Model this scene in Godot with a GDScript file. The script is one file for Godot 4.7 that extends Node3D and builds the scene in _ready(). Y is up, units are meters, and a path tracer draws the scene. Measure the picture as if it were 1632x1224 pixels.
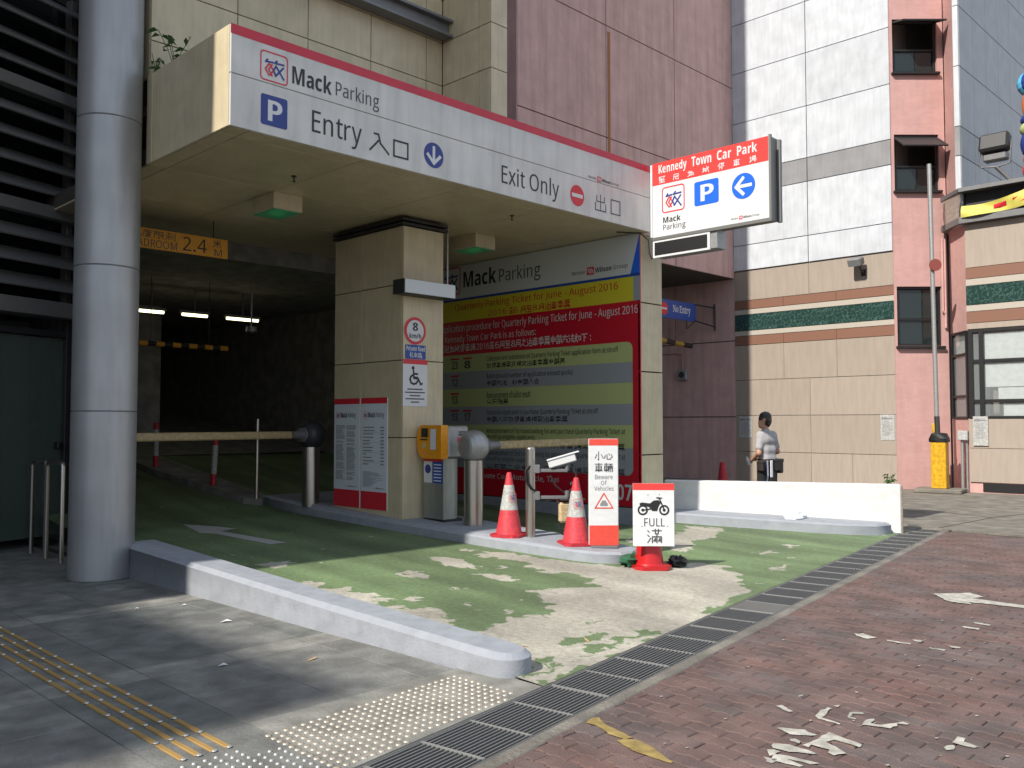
extends Node3D
# Car park entrance under a white canopy sign. x runs along the front, w = -z runs into the car park, y is up; metres.

var M := {}
var T := {}
var rng := RandomNumberGenerator.new()
var cache := {}
var FN: SystemFont
var FB: SystemFont
var FS: SystemFont

const BARE := [
	[4.57, 7.29, 4.69, 7.29, 4.73, 7.17, 4.58, 6.95, 4.66, 6.87, 4.83, 6.82, 4.73, 6.63, 4.84, 6.51, 4.75, 6.33, 4.82, 6.21, 4.60, 6.16, 4.57, 6.01, 4.75, 5.81, 4.86, 5.79, 4.90, 5.62, 4.79, 5.49, 4.62, 5.48, 4.77, 5.31, 4.69, 5.24, 4.59, 5.22, 4.50, 5.05, 4.65, 4.94, 4.87, 4.95, 5.12, 5.07, 5.47, 4.96, 5.62, 5.13, 5.76, 5.18, 5.86, 5.38, 5.99, 5.74, 6.19, 5.69, 6.39, 5.59, 6.73, 5.36, 6.75, 5.59, 6.96, 5.73, 6.96, 6.04, 6.81, 6.22, 6.84, 6.54, 7.09, 6.68, 7.00, 7.08, 6.86, 7.37, 7.18, 7.46, 7.34, 7.40, 7.35, 6.93, 7.43, 6.53, 7.67, 5.99, 8.04, 5.63, 8.50, 5.62, 8.63, 5.52, 8.71, 5.32, 8.42, 5.10, 8.41, 4.92, 7.97, 4.68, 7.74, 4.45, 7.06, 4.30, 6.51, 4.19, 5.95, 4.14, 5.37, 4.08, 4.98, 4.04, 4.58, 3.96, 4.11, 3.94, 4.27, 4.13, 4.29, 4.39, 4.31, 5.00, 4.29, 5.74, 4.28, 6.60],
	[6.39, 7.66, 6.52, 7.57, 6.58, 7.23, 6.49, 6.89, 6.38, 6.76, 6.31, 6.89, 6.23, 7.08, 6.30, 7.34],
	[5.62, 7.14, 5.78, 7.15, 5.80, 6.93, 5.64, 6.69, 5.52, 6.78, 5.54, 6.96],
	[6.14, 6.64, 6.36, 6.52, 6.28, 6.14, 6.14, 6.21, 6.10, 6.43],
	[4.84, 6.19, 5.02, 6.21, 5.02, 6.03, 4.88, 6.07],
	[5.17, 5.67, 5.29, 5.66, 5.18, 5.60],
	[5.25, 5.31, 5.37, 5.31, 5.27, 5.19, 5.18, 5.20],
	[4.68, 8.33, 4.92, 8.29, 5.12, 8.29, 4.98, 8.12, 4.78, 8.05, 4.69, 8.20],
	[9.73, 6.72, 10.54, 7.12, 11.22, 7.42, 11.43, 6.97, 10.59, 6.60, 10.02, 6.53, 9.10, 6.10, 9.08, 6.23],
	[9.77, 5.53, 10.20, 5.55, 10.07, 5.42, 9.69, 5.42],
	[10.71, 5.67, 10.86, 5.57, 10.50, 5.46],
	[9.03, 4.91, 9.47, 4.96, 9.19, 4.84, 8.84, 4.77],
	[9.42, 7.19, 9.41, 6.69, 8.78, 6.33, 8.74, 6.58],
	[6.62, 6.84, 6.73, 6.80, 6.67, 6.63, 6.53, 6.64],
	[7.04, 7.82, 7.15, 7.75, 7.06, 7.59, 6.98, 7.65],
	[13.19, 5.51, 13.50, 5.45, 13.12, 5.25, 12.75, 5.28],
	[4.11, 3.94, 4.58, 3.96, 5.37, 4.08, 5.95, 4.14, 6.51, 4.19, 6.85, 4.21, 6.51, 4.06, 5.67, 3.98, 4.78, 3.86, 4.03, 3.75, 3.83, 3.80],
]
const REGREEN := [
	[4.89, 4.38, 5.14, 4.40, 5.28, 4.36, 5.34, 4.22, 5.16, 4.26, 4.95, 4.20, 4.85, 4.24],
	[4.85, 4.12, 5.25, 4.13, 5.74, 4.14, 5.70, 4.05, 5.24, 4.06, 4.83, 4.01],
	[4.47, 4.15, 4.55, 4.12, 4.46, 4.01, 4.36, 3.98],
	[5.50, 4.58, 5.61, 4.60, 5.49, 4.51],
	[6.51, 4.19, 7.74, 4.45, 9.14, 4.83, 8.23, 4.45, 6.73, 4.05, 6.70, 4.12],
	[4.18, 3.95, 4.44, 3.99, 4.51, 3.97, 4.15, 3.88],
]
const WHITE_MARKS := [
	[8.77, 3.13, 9.06, 2.90, 8.94, 2.74, 8.81, 2.80, 8.78, 2.63, 8.78, 2.37, 8.81, 2.07, 8.64, 2.03, 8.64, 2.33, 8.62, 2.60, 8.58, 2.76, 8.49, 2.70, 8.50, 2.91],
	[6.70, 2.97, 6.75, 2.93, 6.69, 2.80, 6.60, 2.83, 6.64, 2.93],
	[6.68, 2.72, 6.69, 2.55, 6.65, 2.54, 6.64, 2.70],
	[6.82, 2.59, 6.84, 2.52, 6.78, 2.51, 6.77, 2.55],
	[6.66, 2.41, 6.68, 2.31, 6.64, 2.30, 6.64, 2.40],
	[6.82, 2.33, 6.83, 2.25, 6.78, 2.25, 6.77, 2.30],
	[7.54, 2.48, 7.56, 2.35, 7.50, 2.34, 7.49, 2.45],
	[7.77, 2.47, 7.75, 2.33, 7.70, 2.33, 7.71, 2.44],
	[4.36, 2.35, 4.38, 2.34, 4.43, 2.24, 4.40, 2.15, 4.37, 2.17, 4.32, 2.26],
	[4.25, 2.23, 4.28, 2.21, 4.26, 2.17, 4.23, 2.17, 4.23, 2.21],
	[4.14, 2.26, 4.18, 2.19, 4.16, 2.04, 4.14, 2.05, 4.09, 2.15, 4.08, 2.23],
	[4.01, 2.19, 4.03, 2.15, 4.05, 1.97, 4.01, 2.00, 4.00, 2.11, 3.97, 2.01, 3.94, 2.02, 3.93, 2.15],
	[4.22, 2.14, 4.48, 2.13, 4.46, 2.03, 4.43, 1.93, 4.39, 1.93, 4.39, 1.98, 4.40, 2.06, 4.34, 2.08, 4.29, 1.98, 4.26, 1.94, 4.19, 1.97, 4.21, 2.01, 4.25, 2.02, 4.25, 2.11, 4.21, 2.11],
	[4.68, 2.30, 4.76, 2.32, 4.87, 2.32, 4.87, 2.30, 4.77, 2.28, 4.68, 2.26, 4.66, 2.15, 4.64, 2.15, 4.65, 2.27],
	[4.93, 2.31, 4.96, 2.29, 4.92, 2.28, 4.91, 2.29],
	[4.80, 2.18, 4.89, 2.19, 4.92, 2.14, 4.90, 2.13, 4.86, 2.17, 4.80, 2.16, 4.80, 2.12, 4.78, 2.12, 4.77, 2.16],
	[4.68, 2.06, 4.80, 2.08, 4.86, 2.06, 4.84, 2.04, 4.78, 2.04, 4.78, 1.99, 4.87, 1.95, 4.92, 1.92, 4.91, 1.89, 4.89, 1.89, 4.87, 1.93, 4.77, 1.93, 4.75, 1.99, 4.73, 2.05],
	[4.78, 1.63, 4.89, 1.64, 4.89, 1.60, 4.83, 1.59, 4.80, 1.52, 4.77, 1.53, 4.77, 1.59],
	[4.68, 1.63, 4.74, 1.62, 4.74, 1.60, 4.68, 1.59, 4.65, 1.61],
	[4.69, 2.54, 4.72, 2.52, 4.67, 2.43, 4.64, 2.44],
	[4.95, 2.54, 5.00, 2.52, 4.98, 2.52, 4.94, 2.53],
	[4.04, 2.24, 4.06, 2.22, 4.06, 2.17, 3.97, 2.19],
	[3.94, 2.20, 3.96, 2.14, 3.89, 2.13, 3.89, 2.16],
]
const YELLOW_MARKS := [
	[3.72, 3.12, 3.81, 3.15, 3.83, 3.12, 3.77, 3.03, 3.74, 2.92, 3.71, 2.81, 3.66, 2.82, 3.67, 2.92, 3.70, 3.00, 3.73, 3.05],
	[3.62, 2.84, 3.67, 2.83, 3.70, 2.77, 3.68, 2.68, 3.63, 2.58, 3.58, 2.47, 3.56, 2.47, 3.56, 2.57, 3.57, 2.70],
]
const LANE_ARROW := [
	[5.36, 11.37, 5.65, 10.90, 5.73, 10.64, 5.47, 10.55, 5.67, 9.32, 5.44, 9.31, 5.32, 10.39, 5.19, 10.54],
]


# Chinese characters as pen strokes on a 0-9 grid (x then y, y down)
const GLYPH := {
	"入": "21415599 4409", "口": "1282881812", "出": "4049 11147471 05098985", "高": "4041 0191 2363652523 09069699 3767692937",
	"度": "4041 1191 1109 2383 4245 6265 4565 2676 2779 7629", "限": "0109 01311334 3414 4181854541 4383 454958 5599 8577",
	"制": "3039 1151 0464 1619 165658 7177 909989", "米": "4049 0484 1123 7153 4409 4489", "堅": "0040 0005 0545 0242 0444 509055 5595 4549 1787 0999",
	"尼": "1181 8184 1484 1109 35388987 8536", "地": "0343 2128 0947 4484 8486 6267 42489896", "城": "0333 1117 0746 3393 3308 3555 5558 609899 9158",
	"停": "3004 2329 6061 4191 5282845452 45479547 676959", "車": "0181 1373771713 1575 0888 4049", "場": "0333 1117 0837 4181844441 4282 3595 4609 579788 6679",
	"小": "404938 2307 7397", "心": "33387886 5264 8396 1407", "輛": "0141 0343470703 0545 0848 2029 5191 59539399 7179 6457 8476",
	"滿": "0112 0415 0926 3191 5053 7073 5373 39359599 6369 5648 5658 8678 8688", "年": "3004 2181 2585 2528 0898 5159", "月": "218189 2109 2484 2686",
	"至": "0181 3114 1474 6385 1686 4449 0999", "泊": "0112 0415 0926 6052 4393994943 4696", "季": "7011 0292 4045 4205 4295 267648 484939 0797",
	"票": "0090 1282841412 3034 6064 1686 0797 4749 2709 6899", "申": "1282861612 1484 4049", "請": "0141 1030 0343 0545 0747490907 5191 4393 7073 59559599 5797",
	"方": "4041 0292 3208 35758868", "法": "0112 0415 0926 4292 6055 3595 655898 7799", "如": "200549 4208 0343 6393976763", "下": "0191 4149 5475",
	"之": "4041 1272 7208 2799", "不": "0191 5106 4349 5496", "准": "0112 0926 5034 4349 4393 4595 4797 4999 7071", "駛": "0005 0040 0242 0444 06464939 0809 2025 5292955552 7059 6799",
	"私": "4010 0343 2029 2306 2346 705898 7799", "家": "4041 0292 0203 2474 5406 4549 4607 6589 7596", "路": "0131340401 2429 0448 1608 6042 528248 5299 5696995956",
	"於": "2021 0242 2209 254839 6149 6199 7384 7687", "取": "0050 1018 4149 1343 1646 0757 6191 9159 6399", "及": "1171 71558899 3109 6555 7409", "交": "4041 0292 2314 6384 7409 2599",
	"表": "0191 1383 0595 4045 4509 4499 2629", "公": "3104 6194 4517 1787 6699", "布": "0191 4109 15858878 4449", "結": "2003 0341 0545 2529 6065 4393 5585 5696995956",
	"果": "1181851511 1383 4049 0696 4609 4699", "二": "1272 0898", "一": "0595", "第": "2011 6051 0131 5191 1282 8285 1585 1517 1797 4249", "合": "5005 5095 3464 2676792926",
	"申請": "", "提": "0333 2029 0636 5191944451 5292 4696 6669 5599", "人": "4109 4199", "可": "0191 7179 1454571714", "：": "4344 4748",
}

# ---------- geometry helpers ----------
func v(u: float, y: float, w: float) -> Vector3:
	return Vector3(u, y, -w)

func ramp(u: float, w: float) -> float:
	return 0.036 * maxf(0.0, w - (3.1 + 0.158 * u)) + 0.10 * maxf(0.0, w - 12.0)

func st() -> SurfaceTool:
	var s := SurfaceTool.new()
	s.begin(Mesh.PRIMITIVE_TRIANGLES)
	s.set_smooth_group(-1)
	return s

func tri(s: SurfaceTool, a: Vector3, b: Vector3, c: Vector3, n: Vector3) -> void:
	if (b - a).cross(c - a).dot(n) > 0.0:
		var k := b
		b = c
		c = k
	s.add_vertex(a)
	s.add_vertex(b)
	s.add_vertex(c)

func quad(s: SurfaceTool, a: Vector3, b: Vector3, c: Vector3, d: Vector3, n: Vector3) -> void:
	tri(s, a, b, c, n)
	tri(s, a, c, d, n)

func box(s: SurfaceTool, c: Vector3, size: Vector3, bev := 0.0, B := Basis.IDENTITY) -> void:
	var h := size / 2.0
	bev = minf(bev, minf(h.x, minf(h.y, h.z)) * 0.8)
	for ax in 3:
		var a1 := (ax + 1) % 3
		var a2 := (ax + 2) % 3
		for sg in [-1.0, 1.0]:
			var p := []
			for q in [[-1, -1], [1, -1], [1, 1], [-1, 1]]:
				var t := Vector3.ZERO
				t[ax] = sg * h[ax]
				t[a1] = q[0] * (h[a1] - bev)
				t[a2] = q[1] * (h[a2] - bev)
				p.append(c + B * t)
			var n := Vector3.ZERO
			n[ax] = sg
			quad(s, p[0], p[1], p[2], p[3], B * n)
	if bev <= 0.0:
		return
	for ax in 3:
		var a1 := (ax + 1) % 3
		var a2 := (ax + 2) % 3
		for q in [[-1, -1], [1, -1], [1, 1], [-1, 1]]:
			var p := []
			for e in [[-1, 0], [1, 0], [1, 1], [-1, 1]]:
				var t := Vector3.ZERO
				t[ax] = e[0] * (h[ax] - bev)
				t[a1] = q[0] * (h[a1] - (bev if e[1] == 0 else 0.0))
				t[a2] = q[1] * (h[a2] - (bev if e[1] == 1 else 0.0))
				p.append(c + B * t)
			var n := Vector3.ZERO
			n[a1] = q[0]
			n[a2] = q[1]
			quad(s, p[0], p[1], p[2], p[3], B * n)
	for sx in [-1, 1]:
		for sy in [-1, 1]:
			for sz in [-1, 1]:
				var k := Vector3(sx, sy, sz)
				var i := h - Vector3.ONE * bev
				tri(s, c + B * (k * Vector3(h.x, i.y, i.z)), c + B * (k * Vector3(i.x, h.y, i.z)), c + B * (k * Vector3(i.x, i.y, h.z)), B * k)

func wbox(s: SurfaceTool, u0: float, u1: float, y0: float, y1: float, w0: float, w1: float, bev := 0.0) -> void:
	box(s, v((u0 + u1) / 2, (y0 + y1) / 2, (w0 + w1) / 2), Vector3(u1 - u0, y1 - y0, w1 - w0), bev)

# polygon in the xy plane of X, from z0 to z1
func prism(s: SurfaceTool, poly: PackedVector2Array, z0: float, z1: float, X := Transform3D.IDENTITY) -> void:
	var ix := Geometry2D.triangulate_polygon(poly)
	for k in range(0, ix.size(), 3):
		for z in [z0, z1]:
			var p := []
			for j in 3:
				p.append(X * Vector3(poly[ix[k + j]].x, poly[ix[k + j]].y, z))
			tri(s, p[0], p[1], p[2], X.basis * Vector3(0, 0, -1 if z == z0 else 1))
	var cw := Geometry2D.is_polygon_clockwise(poly)
	for k in poly.size():
		var a := poly[k]
		var b := poly[(k + 1) % poly.size()]
		var d := (b - a)
		var n := Vector3(d.y, -d.x, 0) * (-1.0 if cw else 1.0)
		quad(s, X * Vector3(a.x, a.y, z0), X * Vector3(b.x, b.y, z0), X * Vector3(b.x, b.y, z1), X * Vector3(a.x, a.y, z1), X.basis * n)

func flat_poly(s: SurfaceTool, poly: PackedVector2Array, z: float, X := Transform3D.IDENTITY) -> void:
	var ix := Geometry2D.triangulate_polygon(poly)
	for k in range(0, ix.size(), 3):
		tri(s, X * Vector3(poly[ix[k]].x, poly[ix[k]].y, z), X * Vector3(poly[ix[k + 1]].x, poly[ix[k + 1]].y, z), X * Vector3(poly[ix[k + 2]].x, poly[ix[k + 2]].y, z), X.basis.z)

func tube(s: SurfaceTool, pts: Array, r: float, n := 10, caps := true) -> void:
	var rings := []
	var side := Vector3.ZERO
	for k in pts.size():
		var t: Vector3
		if k == 0:
			t = pts[1] - pts[0]
		elif k == pts.size() - 1:
			t = pts[k] - pts[k - 1]
		else:
			t = (pts[k] - pts[k - 1]).normalized() + (pts[k + 1] - pts[k]).normalized()
		t = t.normalized()
		if side == Vector3.ZERO:
			side = t.cross(Vector3.UP if absf(t.y) < 0.9 else Vector3.RIGHT).normalized()
		side = (side - t * side.dot(t)).normalized()
		var o := t.cross(side)
		var ring := []
		for j in n:
			var a := TAU * j / n
			ring.append(pts[k] + (side * cos(a) + o * sin(a)) * r)
		rings.append(ring)
	s.set_smooth_group(1)
	for k in pts.size() - 1:
		for j in n:
			var a: Vector3 = rings[k][j]
			var b: Vector3 = rings[k][(j + 1) % n]
			var c: Vector3 = rings[k + 1][(j + 1) % n]
			var d: Vector3 = rings[k + 1][j]
			quad(s, a, b, c, d, (a + b + c + d) / 4.0 - (pts[k] + pts[k + 1]) / 2.0)
	s.set_smooth_group(-1)
	if caps:
		for e in [0, pts.size() - 1]:
			var nn: Vector3 = (pts[0] - pts[1]) if e == 0 else (pts[e] - pts[e - 1])
			for j in range(1, n - 1):
				tri(s, rings[e][0], rings[e][j], rings[e][j + 1], nn)

# profile of (radius, height) spun round the y axis of X; sharp profile corners stay sharp
func lathe(s: SurfaceTool, prof: Array, n := 24, X := Transform3D.IDENTITY, smooth := false) -> void:
	for k in prof.size() - 1:
		s.set_smooth_group(7 if smooth else k + 1)
		var p: Vector2 = prof[k]
		var q: Vector2 = prof[k + 1]
		for j in n:
			var a := TAU * j / n
			var b := TAU * (j + 1) / n
			var m := (a + b) / 2
			var dr := q - p
			var nn := X.basis * Vector3(cos(m) * dr.y, -dr.x, sin(m) * dr.y)
			var p0 := X * Vector3(cos(a) * p.x, p.y, sin(a) * p.x)
			var p1 := X * Vector3(cos(b) * p.x, p.y, sin(b) * p.x)
			var q0 := X * Vector3(cos(a) * q.x, q.y, sin(a) * q.x)
			var q1 := X * Vector3(cos(b) * q.x, q.y, sin(b) * q.x)
			if p.x < 0.0005:
				tri(s, p0, q0, q1, nn)
			elif q.x < 0.0005:
				tri(s, p0, p1, q0, nn)
			else:
				quad(s, p0, p1, q1, q0, nn)
	s.set_smooth_group(-1)

func ball(s: SurfaceTool, c: Vector3, r: Vector3, n := 16) -> void:
	var prof := []
	for k in n / 2 + 1:
		var a := -PI / 2 + PI * k / (n / 2)
		prof.append(Vector2(maxf(cos(a), 0.0), sin(a)))
	lathe(s, prof, n, Transform3D(Basis.from_scale(r), c), true)

func at(parent: Node3D) -> Transform3D:
	var X := Transform3D.IDENTITY
	var p: Node = parent
	while p != self and p is Node3D:
		X = (p as Node3D).transform * X
		p = p.get_parent()
	return X

# commit world-space geometry as one named mesh under a parent
func obj(parent: Node3D, called: String, s: SurfaceTool, m: Material, local := false) -> MeshInstance3D:
	s.generate_normals()
	var o := MeshInstance3D.new()
	o.name = called
	o.mesh = s.commit()
	o.material_override = m
	parent.add_child(o, true)
	if not local and parent != self:
		o.transform = at(parent).affine_inverse()
	return o

# a bevelled board with its own node at its centre; alike boards share a mesh
func board(parent: Node3D, called: String, c: Vector3, size: Vector3, m: Material, bev := 0.006, turn := 0.0) -> MeshInstance3D:
	var key := "%.3f %.3f %.3f %.3f" % [size.x, size.y, size.z, bev]
	if not cache.has(key):
		var s := st()
		box(s, Vector3.ZERO, size, bev)
		s.generate_normals()
		cache[key] = s.commit()
	var o := MeshInstance3D.new()
	o.name = called
	o.mesh = cache[key]
	o.material_override = m
	parent.add_child(o, true)
	o.transform = at(parent).affine_inverse() * Transform3D(Basis(Vector3.UP, turn), c)
	return o

func wboard(parent: Node3D, called: String, u0: float, u1: float, y0: float, y1: float, w0: float, w1: float, m: Material, bev := 0.006) -> MeshInstance3D:
	return board(parent, called, v((u0 + u1) / 2, (y0 + y1) / 2, (w0 + w1) / 2), Vector3(u1 - u0, y1 - y0, w1 - w0), m, bev)

func tag(o: Node, label: String, category: String, group := "") -> Node:
	o.set_meta("label", label)
	o.set_meta("category", category)
	if group:
		o.set_meta("group", group)
	return o

func thing(called: String, label: String, category: String, pos := Vector3.ZERO, turn := 0.0, group := "") -> Node3D:
	var o := Node3D.new()
	o.name = called
	add_child(o, true)
	o.position = pos
	o.rotation.y = turn
	tag(o, label, category, group)
	return o

func struct(called: String, label: String) -> Node3D:
	var o := Node3D.new()
	o.name = called
	add_child(o, true)
	o.set_meta("kind", "structure")
	o.set_meta("label", label)
	return o

# ---------- print on flat faces: F has x to the right, y up, z out of the face ----------
func face(o: Vector3, right: Vector3) -> Transform3D:
	return Transform3D(Basis(right, Vector3.UP, right.cross(Vector3.UP)), o)

func text(parent: Node3D, F: Transform3D, t: String, x0: float, y0: float, x1: float, y1: float, m: Material, font: Font = null, off := 0.003) -> void:
	var tm := TextMesh.new()
	tm.text = t
	tm.font = font if font else FN
	tm.font_size = 40
	tm.pixel_size = 0.01
	tm.depth = 0.0
	tm.curve_step = 2.0
	var bb := tm.get_aabb()
	var o := MeshInstance3D.new()
	o.name = "lettering"
	o.mesh = tm
	o.material_override = m
	parent.add_child(o, true)
	var sx := (x1 - x0) / maxf(bb.size.x, 0.001)
	var sy := (y1 - y0) / maxf(bb.size.y, 0.001)
	var L := Transform3D(Basis.from_scale(Vector3(sx, sy, 1)), Vector3(x0 - bb.position.x * sx, y0 - bb.position.y * sy, off))
	o.transform = at(parent).affine_inverse() * F * L

func ribbon(s: SurfaceTool, F: Transform3D, p: PackedVector2Array, th: float, off := 0.003) -> void:
	for k in p.size() - 1:
		var d := (p[k + 1] - p[k]).normalized() * th / 2
		var n := Vector2(-d.y, d.x)
		var q := PackedVector2Array([p[k] - d * 0.8 + n, p[k] - d * 0.8 - n, p[k + 1] + d * 0.8 - n, p[k + 1] + d * 0.8 + n])
		var z := off + 0.0002 * (k % 2)
		quad(s, F * Vector3(q[0].x, q[0].y, z), F * Vector3(q[1].x, q[1].y, z), F * Vector3(q[2].x, q[2].y, z), F * Vector3(q[3].x, q[3].y, z), F.basis.z)

func cjk(parent: Node3D, F: Transform3D, t: String, x0: float, y0: float, x1: float, y1: float, m: Material, th := 0.09, fill := 0.86, off := 0.003) -> void:
	var s := st()
	var n := t.length()
	var step := (x1 - x0) / n
	var any := false
	for k in n:
		var g: String = GLYPH.get(t[k], "")
		var strokes := g.split(" ", false)
		var z := 0
		for sk in strokes:
			var p := PackedVector2Array()
			for j in range(0, sk.length() - 1, 2):
				p.append(Vector2(x0 + step * (k + 0.5 + (float(sk[j]) / 9.0 - 0.5) * fill), y1 - (y1 - y0) * float(sk[j + 1]) / 9.0))
			if p.size() > 1:
				ribbon(s, F, p, th * (y1 - y0), off + 0.0003 * z)
				z += 1
				any = true
	if any:
		obj(parent, "lettering", s, m)

func rect(parent: Node3D, called: String, F: Transform3D, x0: float, y0: float, x1: float, y1: float, m: Material, off := 0.002, radius := 0.0) -> MeshInstance3D:
	var s := st()
	flat_poly(s, rrect(x0, y0, x1, y1, radius), off, F)
	return obj(parent, called, s, m)

func rrect(x0: float, y0: float, x1: float, y1: float, r: float) -> PackedVector2Array:
	if r <= 0.0:
		return PackedVector2Array([Vector2(x0, y0), Vector2(x1, y0), Vector2(x1, y1), Vector2(x0, y1)])
	var p := PackedVector2Array()
	for c in [[x1 - r, y0 + r, -PI / 2], [x1 - r, y1 - r, 0.0], [x0 + r, y1 - r, PI / 2], [x0 + r, y0 + r, PI]]:
		for k in 5:
			var a: float = c[2] + PI / 2 * k / 4
			p.append(Vector2(c[0] + cos(a) * r, c[1] + sin(a) * r))
	return p

func circle(cx: float, cy: float, r: float, n := 28) -> PackedVector2Array:
	var p := PackedVector2Array()
	for k in n:
		p.append(Vector2(cx + cos(TAU * k / n) * r, cy + sin(TAU * k / n) * r))
	return p

func shape(parent: Node3D, called: String, F: Transform3D, poly: PackedVector2Array, m: Material, off := 0.002) -> void:
	var s := st()
	flat_poly(s, poly, off, F)
	obj(parent, called, s, m)

func outline(parent: Node3D, called: String, F: Transform3D, poly: PackedVector2Array, th: float, m: Material, off := 0.003) -> void:
	var s := st()
	var p := poly.duplicate()
	p.append(poly[0])
	ribbon(s, F, p, th, off)
	obj(parent, called, s, m)

func strokes(parent: Node3D, called: String, F: Transform3D, x0: float, y0: float, x1: float, y1: float, lines: Array, th: float, m: Material, off := 0.003) -> void:
	var s := st()
	var z := 0
	for l in lines:
		var p := PackedVector2Array()
		for j in range(0, l.size(), 2):
			p.append(Vector2(x0 + (x1 - x0) * l[j], y1 - (y1 - y0) * l[j + 1]))
		ribbon(s, F, p, th, off + 0.0003 * z)
		z += 1
	obj(parent, called, s, m)

# the square red emblem with blue and red strokes
func emblem(parent: Node3D, F: Transform3D, x0: float, y0: float, x1: float, y1: float, off := 0.003) -> void:
	var w := x1 - x0
	outline(parent, "emblem_border", F, rrect(x0, y0, x1, y1, w * 0.12), w * 0.045, M.p_red, off)
	strokes(parent, "emblem_strokes", F, x0, y0, x1, y1, [[0.18, 0.36, 0.25, 0.27], [0.18, 0.36, 0.45, 0.33], [0.52, 0.33, 0.60, 0.24], [0.52, 0.33, 0.86, 0.31], [0.84, 0.42, 0.55, 0.78], [0.56, 0.42, 0.86, 0.82], [0.56, 0.44, 0.47, 0.60, 0.56, 0.76]], w * 0.06, M.p_navy, off)
	strokes(parent, "emblem_strokes", F, x0, y0, x1, y1, [[0.30, 0.42, 0.17, 0.61, 0.30, 0.80], [0.42, 0.42, 0.29, 0.61, 0.42, 0.80], [0.34, 0.42, 0.47, 0.61, 0.34, 0.80]], w * 0.055, M.p_red, off + 0.001)

func member(parent: Node3D, F: Transform3D, x0: float, y0: float, x1: float, y1: float, off := 0.003) -> void:
	var w := x1 - x0
	var h := y1 - y0
	text(parent, F, "Member", x0, y0 + h * 0.15, x0 + w * 0.25, y0 + h * 0.8, M.p_dark, FN, off)
	rect(parent, "badge", F, x0 + w * 0.28, y0 - h * 0.1, x0 + w * 0.41, y1 + h * 0.1, M.p_red, off)
	strokes(parent, "badge_strokes", F, x0 + w * 0.29, y0, x0 + w * 0.40, y1, [[0.1, 0.2, 0.35, 0.8], [0.4, 0.2, 0.62, 0.8], [0.7, 0.2, 0.9, 0.8]], w * 0.016, M.p_white, off + 0.001)
	text(parent, F, "Wilson", x0 + w * 0.43, y0 + h * 0.1, x0 + w * 0.72, y0 + h * 0.9, M.p_black, FB, off)
	text(parent, F, "Group", x0 + w * 0.75, y0 - h * 0.05, x1, y0 + h * 0.85, M.p_dark, FN, off)

func letter_p(parent: Node3D, F: Transform3D, x0: float, y0: float, x1: float, y1: float, m: Material, off := 0.002) -> void:
	var w := x1 - x0
	rect(parent, "parking_symbol", F, x0, y0, x1, y1, m, off, w * 0.08)
	text(parent, F, "P", x0 + w * 0.26, y0 + (y1 - y0) * 0.16, x1 - w * 0.2, y1 - (y1 - y0) * 0.16, M.p_white, FB, off + 0.002)

func arrow(parent: Node3D, F: Transform3D, cx: float, cy: float, r: float, ang: float, m: Material, off := 0.002) -> void:
	shape(parent, "arrow_disc", F, circle(cx, cy, r), m, off)
	var s := st()
	var d := Vector2(cos(ang), sin(ang))
	var n := Vector2(-d.y, d.x)
	var c := Vector2(cx, cy)
	ribbon(s, F, PackedVector2Array([c - d * r * 0.62, c + d * r * 0.55]), r * 0.26, off + 0.002)
	ribbon(s, F, PackedVector2Array([c + d * r * 0.02 + n * r * 0.62, c + d * r * 0.62, c + d * r * 0.02 - n * r * 0.62]), r * 0.26, off + 0.003)
	obj(parent, "arrow", s, M.p_white)

# ---------- materials ----------
func lin(r: float, g: float, b: float) -> Color:
	return Color(r, g, b).linear_to_srgb()

func tex(key: String, seed_n: int, freq: float, lo: float, hi: float, size := 512, oct := 4, power := 1.0) -> ImageTexture:
	if T.has(key):
		return T[key]
	var n := FastNoiseLite.new()
	n.seed = seed_n
	n.frequency = freq
	n.fractal_octaves = oct
	n.noise_type = FastNoiseLite.TYPE_SIMPLEX_SMOOTH
	var im := n.get_seamless_image(size, size)
	im.convert(Image.FORMAT_L8)
	var d := im.get_data()
	var lut := PackedByteArray()
	for k in 256:
		lut.append(int(255.0 * lerpf(lo, hi, pow(k / 255.0, power))))
	for k in d.size():
		d[k] = lut[d[k]]
	T[key] = ImageTexture.create_from_image(Image.create_from_data(size, size, false, Image.FORMAT_L8, d))
	return T[key]

func bump(key: String, seed_n: int, freq: float, strength: float) -> ImageTexture:
	if not T.has(key):
		var n := FastNoiseLite.new()
		n.seed = seed_n
		n.frequency = freq
		n.fractal_octaves = 3
		var im := n.get_seamless_image(512, 512)
		im.convert(Image.FORMAT_RGBA8)
		im.bump_map_to_normal_map(strength)
		T[key] = ImageTexture.create_from_image(im)
	return T[key]

func mat(c: Color, rough := 0.6, metal := 0.0, t: Texture2D = null, scale := Vector3.ONE, nrm: Texture2D = null, nscale := 0.3) -> StandardMaterial3D:
	var m := StandardMaterial3D.new()
	m.albedo_color = c
	m.roughness = rough
	m.metallic = metal
	if t:
		m.albedo_texture = t
	if nrm:
		m.normal_enabled = true
		m.normal_texture = nrm
		m.normal_scale = nscale
	if t or nrm:
		m.uv1_triplanar = true
		m.uv1_world_triplanar = true
		m.uv1_scale = scale
	return m

# a second, finer or coarser pattern multiplied over the first
func layer(m: StandardMaterial3D, t: Texture2D, scale: Vector3) -> StandardMaterial3D:
	m.detail_enabled = true
	m.detail_albedo = t
	m.detail_blend_mode = BaseMaterial3D.BLEND_MODE_MUL
	m.detail_uv_layer = BaseMaterial3D.DETAIL_UV_2
	m.uv2_triplanar = true
	m.uv2_world_triplanar = true
	m.uv2_scale = scale
	return m

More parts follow.
